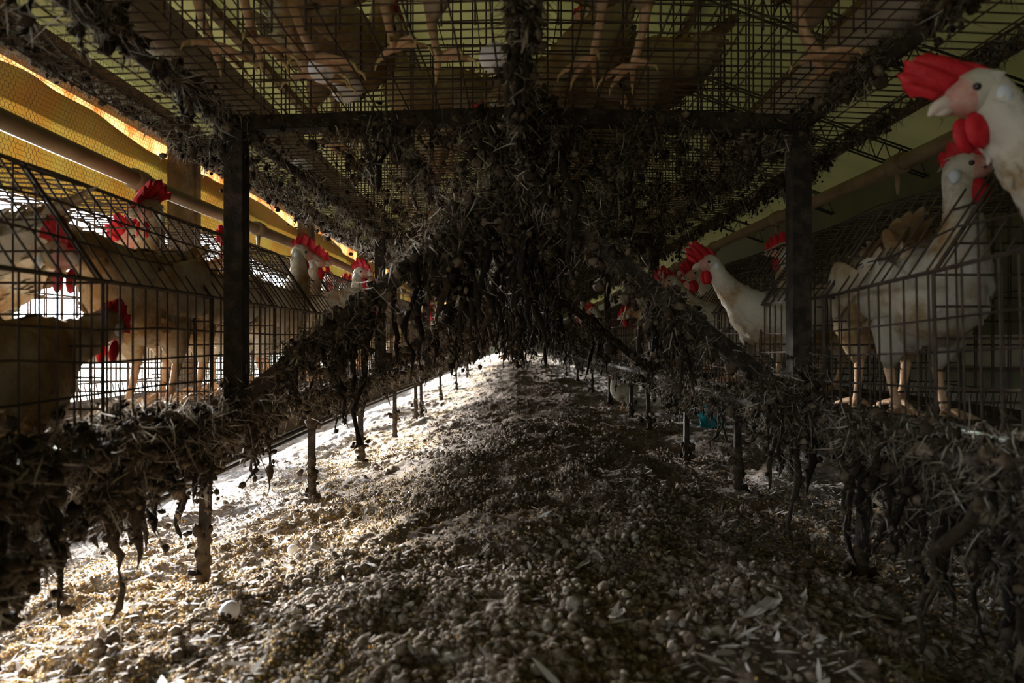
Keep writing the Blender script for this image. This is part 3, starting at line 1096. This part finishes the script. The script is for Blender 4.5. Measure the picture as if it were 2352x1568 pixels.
for i, y in enumerate([2.2, 3.1, 4.1, 5.3, 6.8, 8.6]):
    t = thing('roof_girder', f'thin zigzag rebar girder under the right roof slope, {ordw[i]} from the camera', 'girder', (0, y, 0), 0, 'roof girders')
    xs = np.linspace(0.5, 2.45, 40)
    zr = np.interp(xs, ROOFX, ROOFZ)
    for nm, dz in (('top_chord', -0.05), ('bottom_chord', -0.17)):
        mb = MB()
        for dy in (-0.02, 0.02):
            ptube(mb, [(0.5, dy, zr[0] + dz), (2.45, dy, zr[-1] + dz)], 0.006, 6)
        mb.build(nm, M['steel'], t)
    mb = MB()
    P = np.stack([xs, xs * 0, zr - np.where(np.arange(40) % 2 == 0, 0.05, 0.17)], 1)
    wires(mb, P[:-1], P[1:], 0.004)
    mb.build('web', M['steel'], t)
for i, (x) in enumerate([-1.3, -0.6, 0.9, 1.5, 2.1]):
    mb = MB()
    z = float(np.interp(x, ROOFX, ROOFZ))
    box(mb, x - 0.02, x + 0.02, -3, 26, z - 0.06, z - 0.02)
    tag(mb.build('roof_purlin', M['wood'], None, False), f'dark wooden purlin running under the roof, {ordw[i]} from the left', 'purlin', 'roof purlins')


# ------------------------------------------------------------------ hens
def catmull(P, n):
    P = np.asarray(P, float)
    Q = np.concatenate([[2 * P[0] - P[1]], P, [2 * P[-1] - P[-2]]])
    t = np.linspace(0, len(P) - 1 - 1e-6, n)
    i = t.astype(int)
    f = (t - i)[:, None]
    a, b, c, d = Q[i], Q[i + 1], Q[i + 2], Q[i + 3]
    return 0.5 * (2 * b + (c - a) * f + (2 * a - 5 * b + 4 * c - d) * f ** 2 + (3 * b - a - 3 * c + d) * f ** 3)


def hen(label, pose='tall', feather='white', yaw=0.0, pitch=0.0, comb=1.0, flop=0.6, lean=0.0, legs=True, solid=0.15, seed=0, group='caged white hens'):
    """a laying hen facing +y, feet at the origin"""
    rg = np.random.default_rng(seed + 500)
    crouch = pose == 'crouch'
    dz = -0.085 if crouch else 0.0
    body = [(-0.155, 0.262, 0.010, 0.010), (-0.13, 0.252, 0.036, 0.036), (-0.075, 0.222, 0.064, 0.066), (-0.01, 0.198, 0.075, 0.082), (0.05, 0.2, 0.071, 0.08), (0.098, 0.226, 0.053, 0.058)]
    if pose == 'tall':
        neck = [(0.118, 0.272, 0.034, 0.037), (0.124, 0.318, 0.0245, 0.026)]
        H = (0.136, 0.372)
    elif pose == 'reach':
        neck = [(0.142, 0.262, 0.035, 0.037), (0.178, 0.302, 0.0255, 0.027)]
        H = (0.215, 0.343)
    elif pose == 'bent':
        neck = [(0.135, 0.25, 0.035, 0.037), (0.17, 0.262, 0.0265, 0.027)]
        H = (0.215, 0.245)
    else:
        neck = [(0.135, 0.24, 0.036, 0.038), (0.172, 0.252, 0.028, 0.029)]
        H = (0.215, 0.268)
    pts = [(0, y, z + dz, a, b) for y, z, a, b in body + neck]
    Hc = np.array([0, H[0], H[1] + dz])
    d = np.array([math.sin(yaw) * math.cos(pitch), math.cos(yaw) * math.cos(pitch), math.sin(pitch)])
    for k, a, b in ((-0.010, 0.0205, 0.0215), (0.010, 0.0185, 0.0195), (0.024, 0.013, 0.0135), (0.033, 0.007, 0.008)):
        p = Hc + d * k
        pts.append((*p, a, b))
    C = catmull(pts, 58)
    Pth, rx, rz = C[:, :3], np.maximum(C[:, 3], 0.004), np.maximum(C[:, 4], 0.004)
    T = np.gradient(Pth, axis=0)
    T /= np.linalg.norm(T, axis=1, keepdims=True)
    SEG = 20
    a = np.arange(SEG) * 2 * math.pi / SEG
    V, NR = [], []
    for i in range(len(Pth)):
        sd = np.cross(T[i], np.array([0, 0, 1.0])) if abs(T[i][2]) < 0.93 else np.array([1.0, 0, 0])
        sd = sd - T[i] * np.dot(sd, T[i])
        sd /= np.linalg.norm(sd)
        if sd[0] < 0:
            sd = -sd
        up = np.cross(sd, T[i])
        dirv = np.cos(a)[:, None] * sd * rx[i] + np.sin(a)[:, None] * up * rz[i]
        wob = 1 + (0.05 if i < 40 else 0.0) * rg.normal(0, 1, (SEG, 1))
        V.append(Pth[i] + dirv * wob)
        NR.append(dirv / (np.linalg.norm(dirv, axis=1, keepdims=True) + 1e-9))
    V, NR = np.concatenate(V), np.concatenate(NR)
    s = np.arange(SEG)
    mb = MB()
    q = np.concatenate([np.stack([s, (s + 1) % SEG, (s + 1) % SEG + SEG, s + SEG], 1) + i * SEG for i in range(len(Pth) - 1)])
    face = np.repeat(np.arange(len(Pth) - 1) >= 47, SEG)
    V2 = np.concatenate([V, Pth[:1], Pth[-1:]])
    n = len(V)
    t0 = [(n, (i + 1) % SEG, i) for i in range(SEG)]
    t1 = [(n + 1, n - SEG + i, n - SEG + (i + 1) % SEG) for i in range(SEG)]
    mb.add(V2, q[~face], t0, 0)
    qf = q[face] - mb.n
    mb.q.append(q[face])
    mb.qm.append(np.full(int(face.sum()), 1))
    mb.t.append(np.array(t1))
    mb.tm.append(np.full(SEG, 1))
    # thighs run into the body
    for sg in (-1, 1):
        if not crouch:
            ptube(mb, [(sg * 0.040, 0.012, 0.19), (sg * 0.042, 0.0, 0.145), (sg * 0.040, -0.018, 0.105), (sg * 0.038, -0.026, 0.082)], [0.03, 0.034, 0.02, 0.0085], 12)
    W = M[feather]
    root = thing('hen', label, 'hen', (0, 0, 0), 0, group)
    mb.build('body', [W, M['face']], root)
    # loose covering feathers
    nf = 640
    ring = rg.integers(1, 44, nf)
    sg_ = rg.integers(0, SEG, nf)
    idx = ring * SEG + sg_
    B = V[idx] - NR[idx] * 0.002
    D = -T[ring] + NR[idx] * rg.uniform(0.12, 0.55, (nf, 1)) + rg.normal(0, 0.22, (nf, 3))
    D[:, 2] -= 0.15
    D /= np.linalg.norm(D, axis=1, keepdims=True)
    Lf = np.where(ring > 30, rg.uniform(0.010, 0.022, nf), rg.uniform(0.016, 0.038, nf))
    u = np.linspace(0, 1, 4)
    Pf = B[:, None] + D[:, None] * (Lf[:, None] * u)[:, :, None] - NR[idx][:, None] * (Lf[:, None] * 0.28 * u ** 2)[:, :, None]
    Wd = (Lf * 0.26)[:, None] * np.array([0.7, 1, 0.8, 0.15])[None]
    mb = MB()
    ribbons(mb, Pf, Wd, np.cross(D, NR[idx]), 0)
    mb.build('plumage', W, root)
    # wings
    for sg in (-1, 1):
        mb = MB()
        v, f = ICO3
        w = v.copy()
        taper = np.where(w[:, 1] < 0, 1 - 0.55 * np.maximum(-w[:, 1], 0) ** 1.5, 1.0)
        w = np.stack([w[:, 0] * 0.013 * taper, w[:, 1] * 0.108, w[:, 2] * 0.052 * taper], 1)
        w[:, 2] += -0.10 * w[:, 1]
        w[:, 0] -= 2.2 * (w[:, 1] ** 2)
        w[:, 0] = sg * (w[:, 0] + 0.074)
        w += np.array([0, -0.02, 0.214 + dz])
        mb.add(w, None, f)
        # flight feathers trailing off the wing
        k = 8
        B = np.stack([np.full(k, sg * 0.066), np.linspace(-0.03, -0.09, k), np.linspace(0.178, 0.222, k) + dz], 1)
        D = np.stack([np.full(k, -sg * 0.18), np.full(k, -1.0), np.linspace(0.0, 0.25, k)], 1)
        u = np.linspace(0, 1, 5)
        Pf = B[:, None] + D[:, None] * (0.085 * u)[None, :, None]
        ribbons(mb, Pf, np.tile(np.array([0.005, 0.009, 0.009, 0.007, 0.001]), (k, 1)), np.tile(np.array([0, 0.2, 1.0]), (k, 1)), 0)
        mb.build('wing', W, root)
    # tail
    mb = MB()
    k = 11
    an = np.linspace(-0.5, 0.5, k)
    B = np.stack([an * 0.02, np.full(k, -0.13), 0.255 + dz + 0.015 * np.cos(an * 3)], 1)
    D = np.stack([np.sin(an) * 0.55, np.full(k, -0.78), 0.55 + 0.12 * np.cos(an * 4)], 1)
    u = np.linspace(0, 1, 6)
    Lt = rg.uniform(0.07, 0.115, k)
    Pf = B[:, None] + D[:, None] * (Lt[:, None] * u)[:, :, None]
    Pf[:, :, 2] -= (u ** 2 * 0.02)[None]
    ribbons(mb, Pf, np.tile(np.array([0.004, 0.011, 0.013, 0.013, 0.009, 0.002]), (k, 1)), np.stack([np.ones(k), np.zeros(k), an], 1), 0)
    ellipsoid(mb, (0, -0.142, 0.258 + dz), (0.02, 0.034, 0.022), None, ICO2)
    mb.build('tail', W, root)
    # head furniture
    sd = np.cross(d, [0, 0, 1.0])
    sd /= np.linalg.norm(sd)
    up = np.cross(sd, d)
    R = np.stack([sd, d, up], 1)
    hp = lambda x, y, z: Hc + R @ np.array([x, y, z])
    mb = MB()
    cu = np.array([-0.032, -0.026, -0.021, -0.014, -0.008, -0.001, 0.005, 0.012, 0.018, 0.025, 0.031, 0.038, 0.042])
    ch = np.array([0.016, 0.030, 0.022, 0.041, 0.026, 0.046, 0.028, 0.046, 0.028, 0.041, 0.024, 0.030, 0.012]) * comb
    ch = ch * (1 - solid) + solid * comb * 0.046 * np.sqrt(np.maximum(0.05, 1 - ((cu - 0.004) / 0.041) ** 2))
    U = np.linspace(cu[0], cu[-1], 49)
    Ht = np.interp(U, cu, ch)
    base = np.where(U < -0.012, 0.010, np.where(U > 0.02, 0.010 - 0.18 * (U - 0.02), 0.0155))
    rows = 6
    G = []
    for side in (1, -1):
        for j in range(rows):
            fr_ = j / (rows - 1)
            z = base + (Ht) * fr_
            th = 0.0042 * (1 - 0.6 * fr_) * np.minimum(1, np.minimum((U - cu[0]) / 0.006 + 0.15, (cu[-1] - U) / 0.006 + 0.15))
            x = side * th + flop * 0.02 * comb * fr_ ** 2 + 0.0015 * np.sin(U * 300)
            y = U + lean * fr_ * Ht * 1.0 - 0.25 * fr_ * Ht * (U < 0)
            G.append(np.stack([hp(a_, b_, c_ - abs(flop) * 0.010 * fr_ ** 3) for a_, b_, c_ in zip(x, y, z)]))
    G = np.array(G)
    nU = len(U)
    order = [0, 1, 2, 3, 4, 5, 11, 10, 9, 8, 7, 6]
    G = G[order]
    i = (np.arange(len(order)) * nU)[:, None] + np.arange(nU - 1)[None]
    nx = np.roll(np.arange(len(order)), -1) * nU
    i2 = nx[:, None] + np.arange(nU - 1)[None]
    mb.add(G, np.stack([i, i + 1, i2 + 1, i2], 2).reshape(-1, 4))
    mb.build('comb', M['red'], root)
    for sg in (-1, 1):
        mb = MB()
        v, f = ICO2
        w = v * np.array([0.005, 0.0115, 0.019]) * (1 - 0.25 * v[:, 2:3])
        mb.add(np.array([hp(*(p + np.array([sg * 0.009, 0.014, -0.031]))) for p in w]), None, f)
        mb.build('wattle', M['red'], root)
        mb = MB()
        w = v * np.array([0.004, 0.008, 0.0105])
        mb.add(np.array([hp(*(p + np.array([sg * 0.0215, -0.0115, -0.0115]))) for p in w]), None, f)
        mb.build('earlobe', M['lobe'], root)
        mb = MB()
        w = v * 0.0042
        mb.add(np.array([hp(*(p + np.array([sg * 0.0172, 0.009, 0.004]))) for p in w]), None, f)
        mb.build('eye', M['eye'], root)
    mb = MB()
    ptube(mb, [hp(0, 0.026, 0.0), hp(0, 0.034, 0.0), hp(0, 0.042, -0.002), hp(0, 0.050, -0.007)], [0.0095, 0.008, 0.0055, 0.0015], 10)
    ptube(mb, [hp(0, 0.026, -0.006), hp(0, 0.036, -0.0075), hp(0, 0.044, -0.008)], [0.0065, 0.005, 0.001], 8)
    mb.build('beak', M['beak'], root)
    if legs and not crouch:
        for sg in (-1, 1):
            mb = MB()
            ax, ay = sg * 0.036, 0.004
            ptube(mb, [(sg * 0.038, -0.027, 0.09), (sg * 0.038, -0.026, 0.08), (sg * 0.037, -0.014, 0.045), (ax, ay - 0.002, 0.016), (ax, ay, 0.008)], [0.008, 0.0085, 0.0062, 0.0068, 0.006], 10)
            lg = mb.build('leg', M['leg'], root)
            mb = MB()
            for an, ln in ((-0.5, 0.052), (0.03, 0.062), (0.55, 0.052), (math.pi - 0.35 * sg, 0.03)):
                dx, dy = math.sin(an), math.cos(an)
                ptube(mb, [(ax, ay, 0.011), (ax + dx * ln * 0.35, ay + dy * ln * 0.35, 0.012), (ax + dx * ln * 0.7, ay + dy * ln * 0.7, 0.008), (ax + dx * ln, ay + dy * ln, 0.003)], [0.0062, 0.0056, 0.0048, 0.004], 8, 0)
                ptube(mb, [(ax + dx * ln * 0.95, ay + dy * ln * 0.95, 0.004), (ax + dx * (ln + 0.010), ay + dy * (ln + 0.010), -0.002), (ax + dx * (ln + 0.014), ay + dy * (ln + 0.014), -0.012)], [0.0034, 0.0024, 0.0005], 6, 1)
            mb.build('foot', [M['leg'], M['claw']], lg)
    return root


def rotz(dx, dy):
    """turn that makes +y face (dx, dy)"""
    return math.atan2(-dx, dy)


PI = math.pi
LF = -0.118   # lower cage floor near the inner wall


def lf(x):
    return -0.115 - (abs(x) - 0.55) * 0.073 + 0.002


# hens the photograph shows clearly
def put(h, x, y, dx, dy, z=None, tilt=0.0, sc=1.0):
    h.scale = (sc, sc, sc)
    h.location = (x, y, lf(x) if z is None else z)
    h.rotation_euler = (tilt, 0, rotz(dx, dy))


put(hen('large pale hen at the right edge, head thrust out over the wires, floppy comb', 'reach', 'white', -0.1, -0.3, 0.95, 0.45, 0.95, solid=0.65, seed=1), 0.665, 0.665, -1, 0.05, z=-0.10)
put(hen('tall hen with stretched neck and bare yellow legs behind the near right bars', 'tall', 'white', -0.9, 0.05, 0.9, 0.5, 0.1, seed=2), 0.66, 1.12, -0.1, -1, z=-0.125)
put(hen('soiled hen seen from behind just past the nearest right post', 'bent', 'soiled', 0.2, -0.4, 0.9, seed=3), 0.66, 1.25, 0.25, 0.97)
put(hen('white hen leaning its head out of the right cage, comb and wattle in full view', 'reach', 'white', -0.05, -0.18, 1.15, 0.3, 0.7, seed=4), 0.615, 1.60, -1, -0.25, sc=0.86)
put(hen('hen behind the leaning white one, only comb and face showing over the clotted brace', 'reach', 'white', 0.0, -0.1, 1.05, 0.3, 0.6, seed=5), 0.62, 1.98, -1, -0.1, sc=0.84)
put(hen('hen with bright wattles behind the sloped wires left of the nearest right post', 'tall', 'soiled', 0.8, 0.0, 1.0, 0.7, 0.2, seed=6), 0.83, 1.85, -0.9, -0.3)
put(hen('darkened crouching hen close against the near left bars, head low', 'crouch', 'soiled', -0.3, -0.45, 0.8, 0.8, seed=7), -0.662, 0.82, 0.2, 0.98, z=-0.16)
put(hen('soiled hen with dark red comb facing left in the near left cage', 'bent', 'soiled', -1.1, -0.15, 1.1, 0.7, 0.2, seed=8), -0.65, 1.2, -0.05, -1)
put(hen('hen with tall red comb and long wattles facing the camera in the near left cage', 'tall', 'soiled', 0.35, -0.2, 1.15, -0.9, -0.2, seed=9), -0.71, 1.43, 0.05, -1.0)
put(hen('white hen with its tail raised, behind the other hens at the left edge', 'bent', 'white', 0, -0.3, 0.9, seed=10), -0.86, 1.06, -0.9, 0.1, z=-0.085)
put(hen('hen lowering a red face beside the near left black post', 'reach', 'white', 0.2, -0.5, 1.0, 0.5, 0.3, seed=11), -0.73, 1.62, -0.3, -0.9)
put(hen('pink-combed hen half hidden by the near left black post', 'tall', 'white', 0.2, -0.2, 1.0, 0.6, seed=12), -0.79, 1.86, 0.35, -0.9)
put(hen('white hen with hanging red wattles just right of the near left post', 'tall', 'white', 0.7, -0.25, 1.0, 0.5, seed=13), -0.69, 1.82, 0.4, 0.5)
put(hen('white hen craning its head out of the left cage toward the clotted brace', 'bent', 'white', -0.1, -0.3, 1.1, 0.4, 0.3, seed=14), -0.675, 2.12, 1, 0.05)
put(hen('hen with a jagged red comb just behind the craning white hen on the left', 'low', 'white', 0.1, -0.15, 1.15, 0.2, 0.2, seed=15), -0.70, 2.27, 1, 0.1)
put(hen('small loose white hen standing on the pit floor by the right stakes', 'tall', 'white', -0.3, -0.1, 1.0, seed=16, group='loose hen'), 0.585, 3.75, -0.8, -0.5, z=float(gh(0.585, 3.75)) - 0.003, sc=0.56)

protos = [('standing tall', dict(pose='tall', feather='white', yaw=0.3, comb=1.05, seed=21)),
          ('with head turned', dict(pose='tall', feather='soiled', yaw=-0.9, comb=1.1, flop=-0.6, seed=22)),
          ('with neck reaching forward', dict(pose='reach', feather='white', yaw=0.2, pitch=-0.2, comb=1.1, lean=0.3, seed=23)),
          ('with stained plumage, neck forward,', dict(pose='bent', feather='soiled', pitch=-0.3, comb=1.0, seed=24))]
base = []
used = []
rh = random.Random(5)
for side in (-1, 1):
    n = 0
    y = 2.05 if side < 0 else 2.25
    while y < 7.4:
        k = rh.randrange(4)
        if side < 0 and n % 2 == 0:
            k = rh.choice([0, 1, 0])
        x = side * rh.uniform(0.68, 0.86)
        a = rh.uniform(-2.6, 2.6)
        lab = f'hen {protos[k][0]} in the {sidew[side]} lower cages, {ordw[n]} of the distant ones'
        while len(base) <= k:
            base.append(None)
        if base[k] is None:
            base[k] = hen(lab, **protos[k][1])
            h = base[k]
        else:
            h = dup(base[k], (0, 0, 0), (0, 0, 0), lab)
        h.location = (x, y, lf(x))
        h.rotation_euler = (0, 0, rotz(-side * math.cos(a * 0.35), math.sin(a * 0.5)))
        n += 1
        y += rh.uniform(0.17, 0.26) if y < 3.6 else rh.uniform(0.26, 0.4)

# hens overhead: feet on the mesh above the camera
over = [(-0.40, 0.95, 0.3, 1, 'orange-footed hen standing on the mesh overhead at the upper left'),
        (-0.32, 1.05, 0.9, 0.4, 'hen with long pale legs standing overhead left of the divider'),
        (-0.15, 1.02, 0.6, -0.9, 'hen with crossed toes overhead beside the white egg'),
        (0.15, 1.04, -0.4, 0.9, 'hen standing overhead just right of the divider'),
        (0.46, 1.04, 0.9, -0.5, 'hen gripping the mesh overhead above the right post'),
        (-0.38, 1.42, 0.6, 0.7, 'hen overhead past the crossbeam on the left'),
        (-0.20, 1.75, -0.8, -0.5, 'hen overhead on the left, second behind the crossbeam'),
        (0.30, 1.60, -0.9, 0.3, 'hen overhead past the crossbeam on the right'),
        (0.22, 2.10, 0.7, 0.7, 'hen overhead on the right, second behind the crossbeam'),
        (-0.32, 2.25, 0.5, -0.9, 'hen overhead on the left, third behind the crossbeam')]
for i, (x, y, dx, dy, lab) in enumerate(over):
    if i < 2:
        h = hen(lab, 'tall', 'soiled', 0.2, 0, 1.0, seed=40 + i, group='hens overhead')
        base.append(h)
    else:
        h = dup(base[4 + i % 2], (0, 0, 0), (0, 0, 0), lab)
    h.location = (x, y, float(upz(x)) + 0.002)
    h.rotation_euler = (0, 0, rotz(dx, dy))
# one bends its comb down to the mesh
h = hen('hen overhead pressing its red comb to the mesh, right of the divider', 'bent', 'soiled', 0, -1.2, 1.6, 1.0, seed=50, group='hens overhead')
h.location = (0.26, 1.52, float(upz(0.2)) - 0.17)
h.rotation_euler = (0, 0, rotz(-1, 0.1))
bpy.data.objects.remove(h.children[0]) if False else None
h.location.z = float(upz(0.2)) + 0.002
h.rotation_euler = (-0.62, 0, rotz(-1, 0.1))
h.location.z += 0.03


# ------------------------------------------------------------------ eggs, shells, scraps
def egg_shape(mb, s=1.0, rot=None, c=(0, 0, 0), cut=None):
    v, f = ICO3
    w = v.copy()
    w[:, :2] *= (0.0218 * (1 - 0.13 * w[:, 2:3]))
    w[:, 2] *= 0.029
    if rot is not None:
        w = w @ np.array(rot.to_matrix()).T
    if cut is not None:
        keep = (v[f].mean(1)[:, 2] + 0.12 * np.sin(np.arctan2(v[f].mean(1)[:, 1], v[f].mean(1)[:, 0]) * 7)) < cut
        f = f[keep]
    mb.add(w * s + np.asarray(c), None, f)


from mathutils import Euler
eggs = [((-0.030, 1.06, float(upz(0)) + 0.021), (0.4, 1.5, 0.3), 'white egg on the mesh overhead near the divider'),
        ((-0.305, 1.075, float(upz(0.3)) + 0.021), (1.5, 0.2, 0.6), 'white egg overhead among the curled claws on the left'),
        ((-0.290, 1.17, float(upz(0.3)) + 0.021), (1.5, 0.3, 1.2), 'white egg overhead just above the crossbeam'),
        ((-0.530, 1.68, 0.412 + 0.018), (1.5, 0.1, 1.4), 'white egg in the tray of the left overhead cages'),
        ((-0.580, 2.72, -0.095), (1.5, 0.4, 0.2), 'white egg on the floor of the left lower cage')]
for c, r, lab in eggs:
    mb = MB()
    egg_shape(mb, 1.0, Euler(r))
    o = mb.build('egg', M['egg'])
    o.location = c
    tag(o, lab, 'egg', 'eggs')
for (px, py), r, lab in (((523, 1425), (2.3, 0.3, 0), 'broken white egg shell on the litter at the lower left'),
                         ((674, 1250), (2.6, -0.2, 1), 'white egg shell on spilled maize right of the nearest left stake')):
    es = 0.62 if py > 1300 else 0.5
    Yg = 1.0
    for _ in range(30):
        p = at(px, py, Yg)
        zg = float(gh(p[0], p[1]))
        Yg += 0.3 * (p[2] - zg)
    mb = MB()
    egg_shape(mb, es, Euler(r), (0, 0, 0), 0.35)
    o = mb.build('egg_shell', M['egg'])
    o.location = (p[0], p[1], zg + 0.009)
    tag(o, lab, 'egg shell')

# teal scrap of plastic by the right stakes
mb = MB()
a_, b_ = np.meshgrid(np.linspace(0, 1, 16), np.linspace(0, 1, 20), indexing='ij')
pts = np.stack([(a_ - 0.5) * 0.11 + 0.012 * vnoise(a_ * 5, b_ * 6), 0.045 * vnoise(a_ * 4 + 3, b_ * 4) + 0.02 * a_, b_ * 0.15 + 0.012 * vnoise(a_ * 7, b_ * 3)], 2)
o = grid_sheet('plastic_scrap', M['teal'], pts)
sol = o.modifiers.new('thickness', 'SOLIDIFY')
sol.thickness = 0.002
o.location = (0.92, 3.25, float(gh(0.92, 3.25)) - 0.01)
tag(o, 'crumpled teal plastic scrap on the litter beyond the right stakes', 'scrap')


# ------------------------------------------------------------------ litter on the floor
def scatter(n, xr, yr, dens, rg):
    """points on the floor, denser where dens(x, y) is high; spread so they look even from a low viewpoint"""
    x = rg.uniform(*xr, n * 4)
    u = rg.random(n * 4)
    y = 1.0 / (1.0 / yr[1] + u * (1.0 / yr[0] - 1.0 / yr[1]))
    k = rg.random(n * 4) < dens(x, y)
    x, y = x[k][:n], y[k][:n]
    return x, y, gh(x, y)


rg = np.random.default_rng(77)
mb = MB()
dcl = lambda x, y: np.clip(np.interp(x, [-1.2, -0.6, -0.3, 0, 0.4, 0.8], [0.12, 0.18, 0.7, 1.0, 0.75, 0.3]) * (0.55 + 1.6 * vnoise(x * 4, y * 3)), 0.03, 1)
x, y, z = scatter(95000, (-1.1, 1.0), (0.55, 6.0), dcl, rg)
S = np.clip(rg.lognormal(math.log(0.0020), 0.48, (len(x), 1)), 0.001, 0.0085) * rg.uniform(0.75, 1.25, (len(x), 3))
S[:, 2] *= 0.8
C = np.stack([x, y, z + S[:, 2] * 0.45], 1)
big = S[:, 0] > 0.0038
blobs(mb, C[big], S[big], 0.16, ICO2, 0, rg)
blobs(mb, C[~big], S[~big], 0.15, ICO1, 0, rg)
# crumbly heaps
for _ in range(60):
    cx, cy_ = rg.normal(0.05, 0.28), 0.7 + rg.gamma(2, 0.7)
    n = 90
    px, py = cx + rg.normal(0, 0.03, n), cy_ + rg.normal(0, 0.04, n)
    zz3 = gh(px, py) + np.maximum(0, 0.028 - 0.6 * np.hypot(px - cx, (py - cy_) * 0.8)) * rg.random(n)
    S = rg.lognormal(math.log(0.0032), 0.4, (n, 1)) * rg.uniform(0.7, 1.3, (n, 3))
    blobs(mb, np.stack([px, py, zz3], 1), S, 0.15, ICO2, 0, rg)
stuff(mb, 'dung_clods', M['clod'], 'brown and grey dung clods covering the middle of the pit floor', 'dung')

mb = MB()
dco = lambda x, y: np.clip(np.interp(x, [-1.1, -0.75, -0.5, -0.3, -0.1, 0.25, 0.6], [0.1, 0.7, 1.0, 0.5, 0.06, 0.06, 0.25]) * (0.5 + 2.4 * vnoise(x * 3 + 4, y * 2.2 + 1)), 0, 1)
x, y, z = scatter(26000, (-1.0, 0.8), (0.55, 3.6), dco, rg)
S = rg.uniform(0.0012, 0.0027, (len(x), 1)) * rg.uniform(0.8, 1.2, (len(x), 3))
blobs(mb, np.stack([x, y, z + S[:, 2] * 0.6], 1), S, 0.12, ICO1, 0, rg)
stuff(mb, 'spilled_maize', M['corn'], 'yellow cracked maize spilled over the litter on the left of the pit', 'maize')


def floor_feathers(mb, x, y, z, rg, lmin, lmax):
    n = len(x)
    ang = rg.uniform(0, 2 * PI, n)
    Lf = rg.uniform(lmin, lmax, n) * rg.uniform(0.5, 1, n)
    D = np.stack([np.cos(ang), np.sin(ang), rg.uniform(-0.05, 0.5, n)], 1)
    bend = rg.normal(0, 0.5, (n, 3))
    bend[:, 2] = rg.uniform(-0.5, 0.4, n)
    u = np.linspace(0, 1, 5)
    B = np.stack([x, y, z + 0.003], 1)
    P = B[:, None] + D[:, None] * (Lf[:, None] * u)[:, :, None] + bend[:, None] * (Lf[:, None] * 0.55 * u ** 2)[:, :, None]
    P[:, :, 2] = np.maximum(P[:, :, 2], gh(P[:, :, 0], P[:, :, 1]) + 0.001)
    W = (Lf * rg.uniform(0.06, 0.2, n))[:, None] * np.array([0.25, 0.9, 1, 0.7, 0.1])[None]
    wd = np.cross(D, np.array([0, 0, 1.0])) + rg.normal(0, 0.25, (n, 3))
    ribbons(mb, P, W, wd, 0)


mb = MB()
dfe = lambda x, y: np.clip(np.interp(x, [-1.3, -0.9, -0.55, -0.25, 0.1, 0.35, 0.55, 1.2], [1.0, 0.9, 0.5, 0.22, 0.16, 0.45, 1.0, 1.0]) * (0.6 + 1.5 * vnoise(x * 5, y * 4 + 9)), 0.03, 1)
x, y, z = scatter(22000, (-1.6, 1.7), (0.6, 7.0), dfe, rg)
floor_feathers(mb, x, y, z, rg, 0.008, 0.026)
x, y, z = scatter(700, (-1.0, 1.0), (0.6, 2.5), dfe, rg)
floor_feathers(mb, x, y, z, rg, 0.02, 0.045)
stuff(mb, 'shed_down', M['feather'], 'white down and small feathers strewn over the litter', 'feathers')


def on_floor(px, py):
    Yg = 1.2
    for _ in range(60):
        p = at(px, py, Yg)
        Yg += 0.3 * (p[2] - float(gh(p[0], p[1])))
    return p


# the larger feathers one can pick out
flist = [((1700, 1430), (1785, 1365), 'long curved quill feather lying on the litter at the lower right'),
         ((425, 1490), (510, 1470), 'slim curved feather on the litter at the lower left'),
         ((540, 1335), (575, 1312), 'fluffy white feather on spilled maize below the nearest left stake'),
         ((1100, 1280), (1125, 1255), 'small white feather on dung clods at the middle of the pit'),
         ((1322, 1310), (1350, 1290), 'ruffled white feather on the clods right of the middle'),
         ((1356, 1265), (1385, 1290), 'pale cupped feather behind the ruffled one'),
         ((1960, 1415), (2060, 1425), 'grey feather lying flat at the right of the pit'),
         ((1400, 1430), (1430, 1405), 'white downy feather low in the middle of the picture'),
         ((925, 1495), (950, 1510), 'small bright feather at the bottom edge near the middle'),
         ((850, 1390), (880, 1380), 'thin white feather across brown clods near the bottom')]
for (a0, b0), (a1, b1), lab in flist:
    p, q = on_floor(a0, b0), on_floor(a1, b1)
    mb = MB()
    k = 15
    u = np.linspace(0, 1, k)
    sdv = np.cross(q - p, [0, 0, 1.0])
    ln = np.linalg.norm(q - p)
    P = p + (q - p) * u[:, None] + sdv[None] * (0.14 * np.sin(u * PI))[:, None]
    P[:, 2] = np.maximum(gh(P[:, 0], P[:, 1]) + 0.003, P[:, 2]) + 0.006 * np.sin(u * PI)
    P -= p
    wv = ln * 0.11 * np.array([0.1, 0.25, 0.6, 0.85, 1, 1.05, 1.05, 1, 0.95, 0.9, 0.8, 0.68, 0.5, 0.3, 0.05])
    sdn = sdv / np.linalg.norm(sdv)
    V = np.stack([P - sdn * wv[:, None] + np.array([0, 0, 0.002]), P, P + sdn * wv[:, None] + np.array([0, 0, 0.003])], 1)
    i = np.arange(k - 1) * 3
    mb.add(V, np.concatenate([np.stack([i, i + 1, i + 4, i + 3], 1), np.stack([i + 1, i + 2, i + 5, i + 4], 1)]))
    t = thing('feather', lab, 'feather', tuple(p), 0, 'larger feathers on the litter')
    mb.build('vane', M['feather'], t)
    mb = MB()
    ptube(mb, P + np.array([0, 0, 0.0005]), np.linspace(0.0012, 0.0004, k), 6)
    mb.build('quill', M['egg'], t)

# ------------------------------------------------------------------ lift everything so the pit floor lies near zero
for o in list(SC.objects):
    if o.parent is None:
        o.location.z += CZ
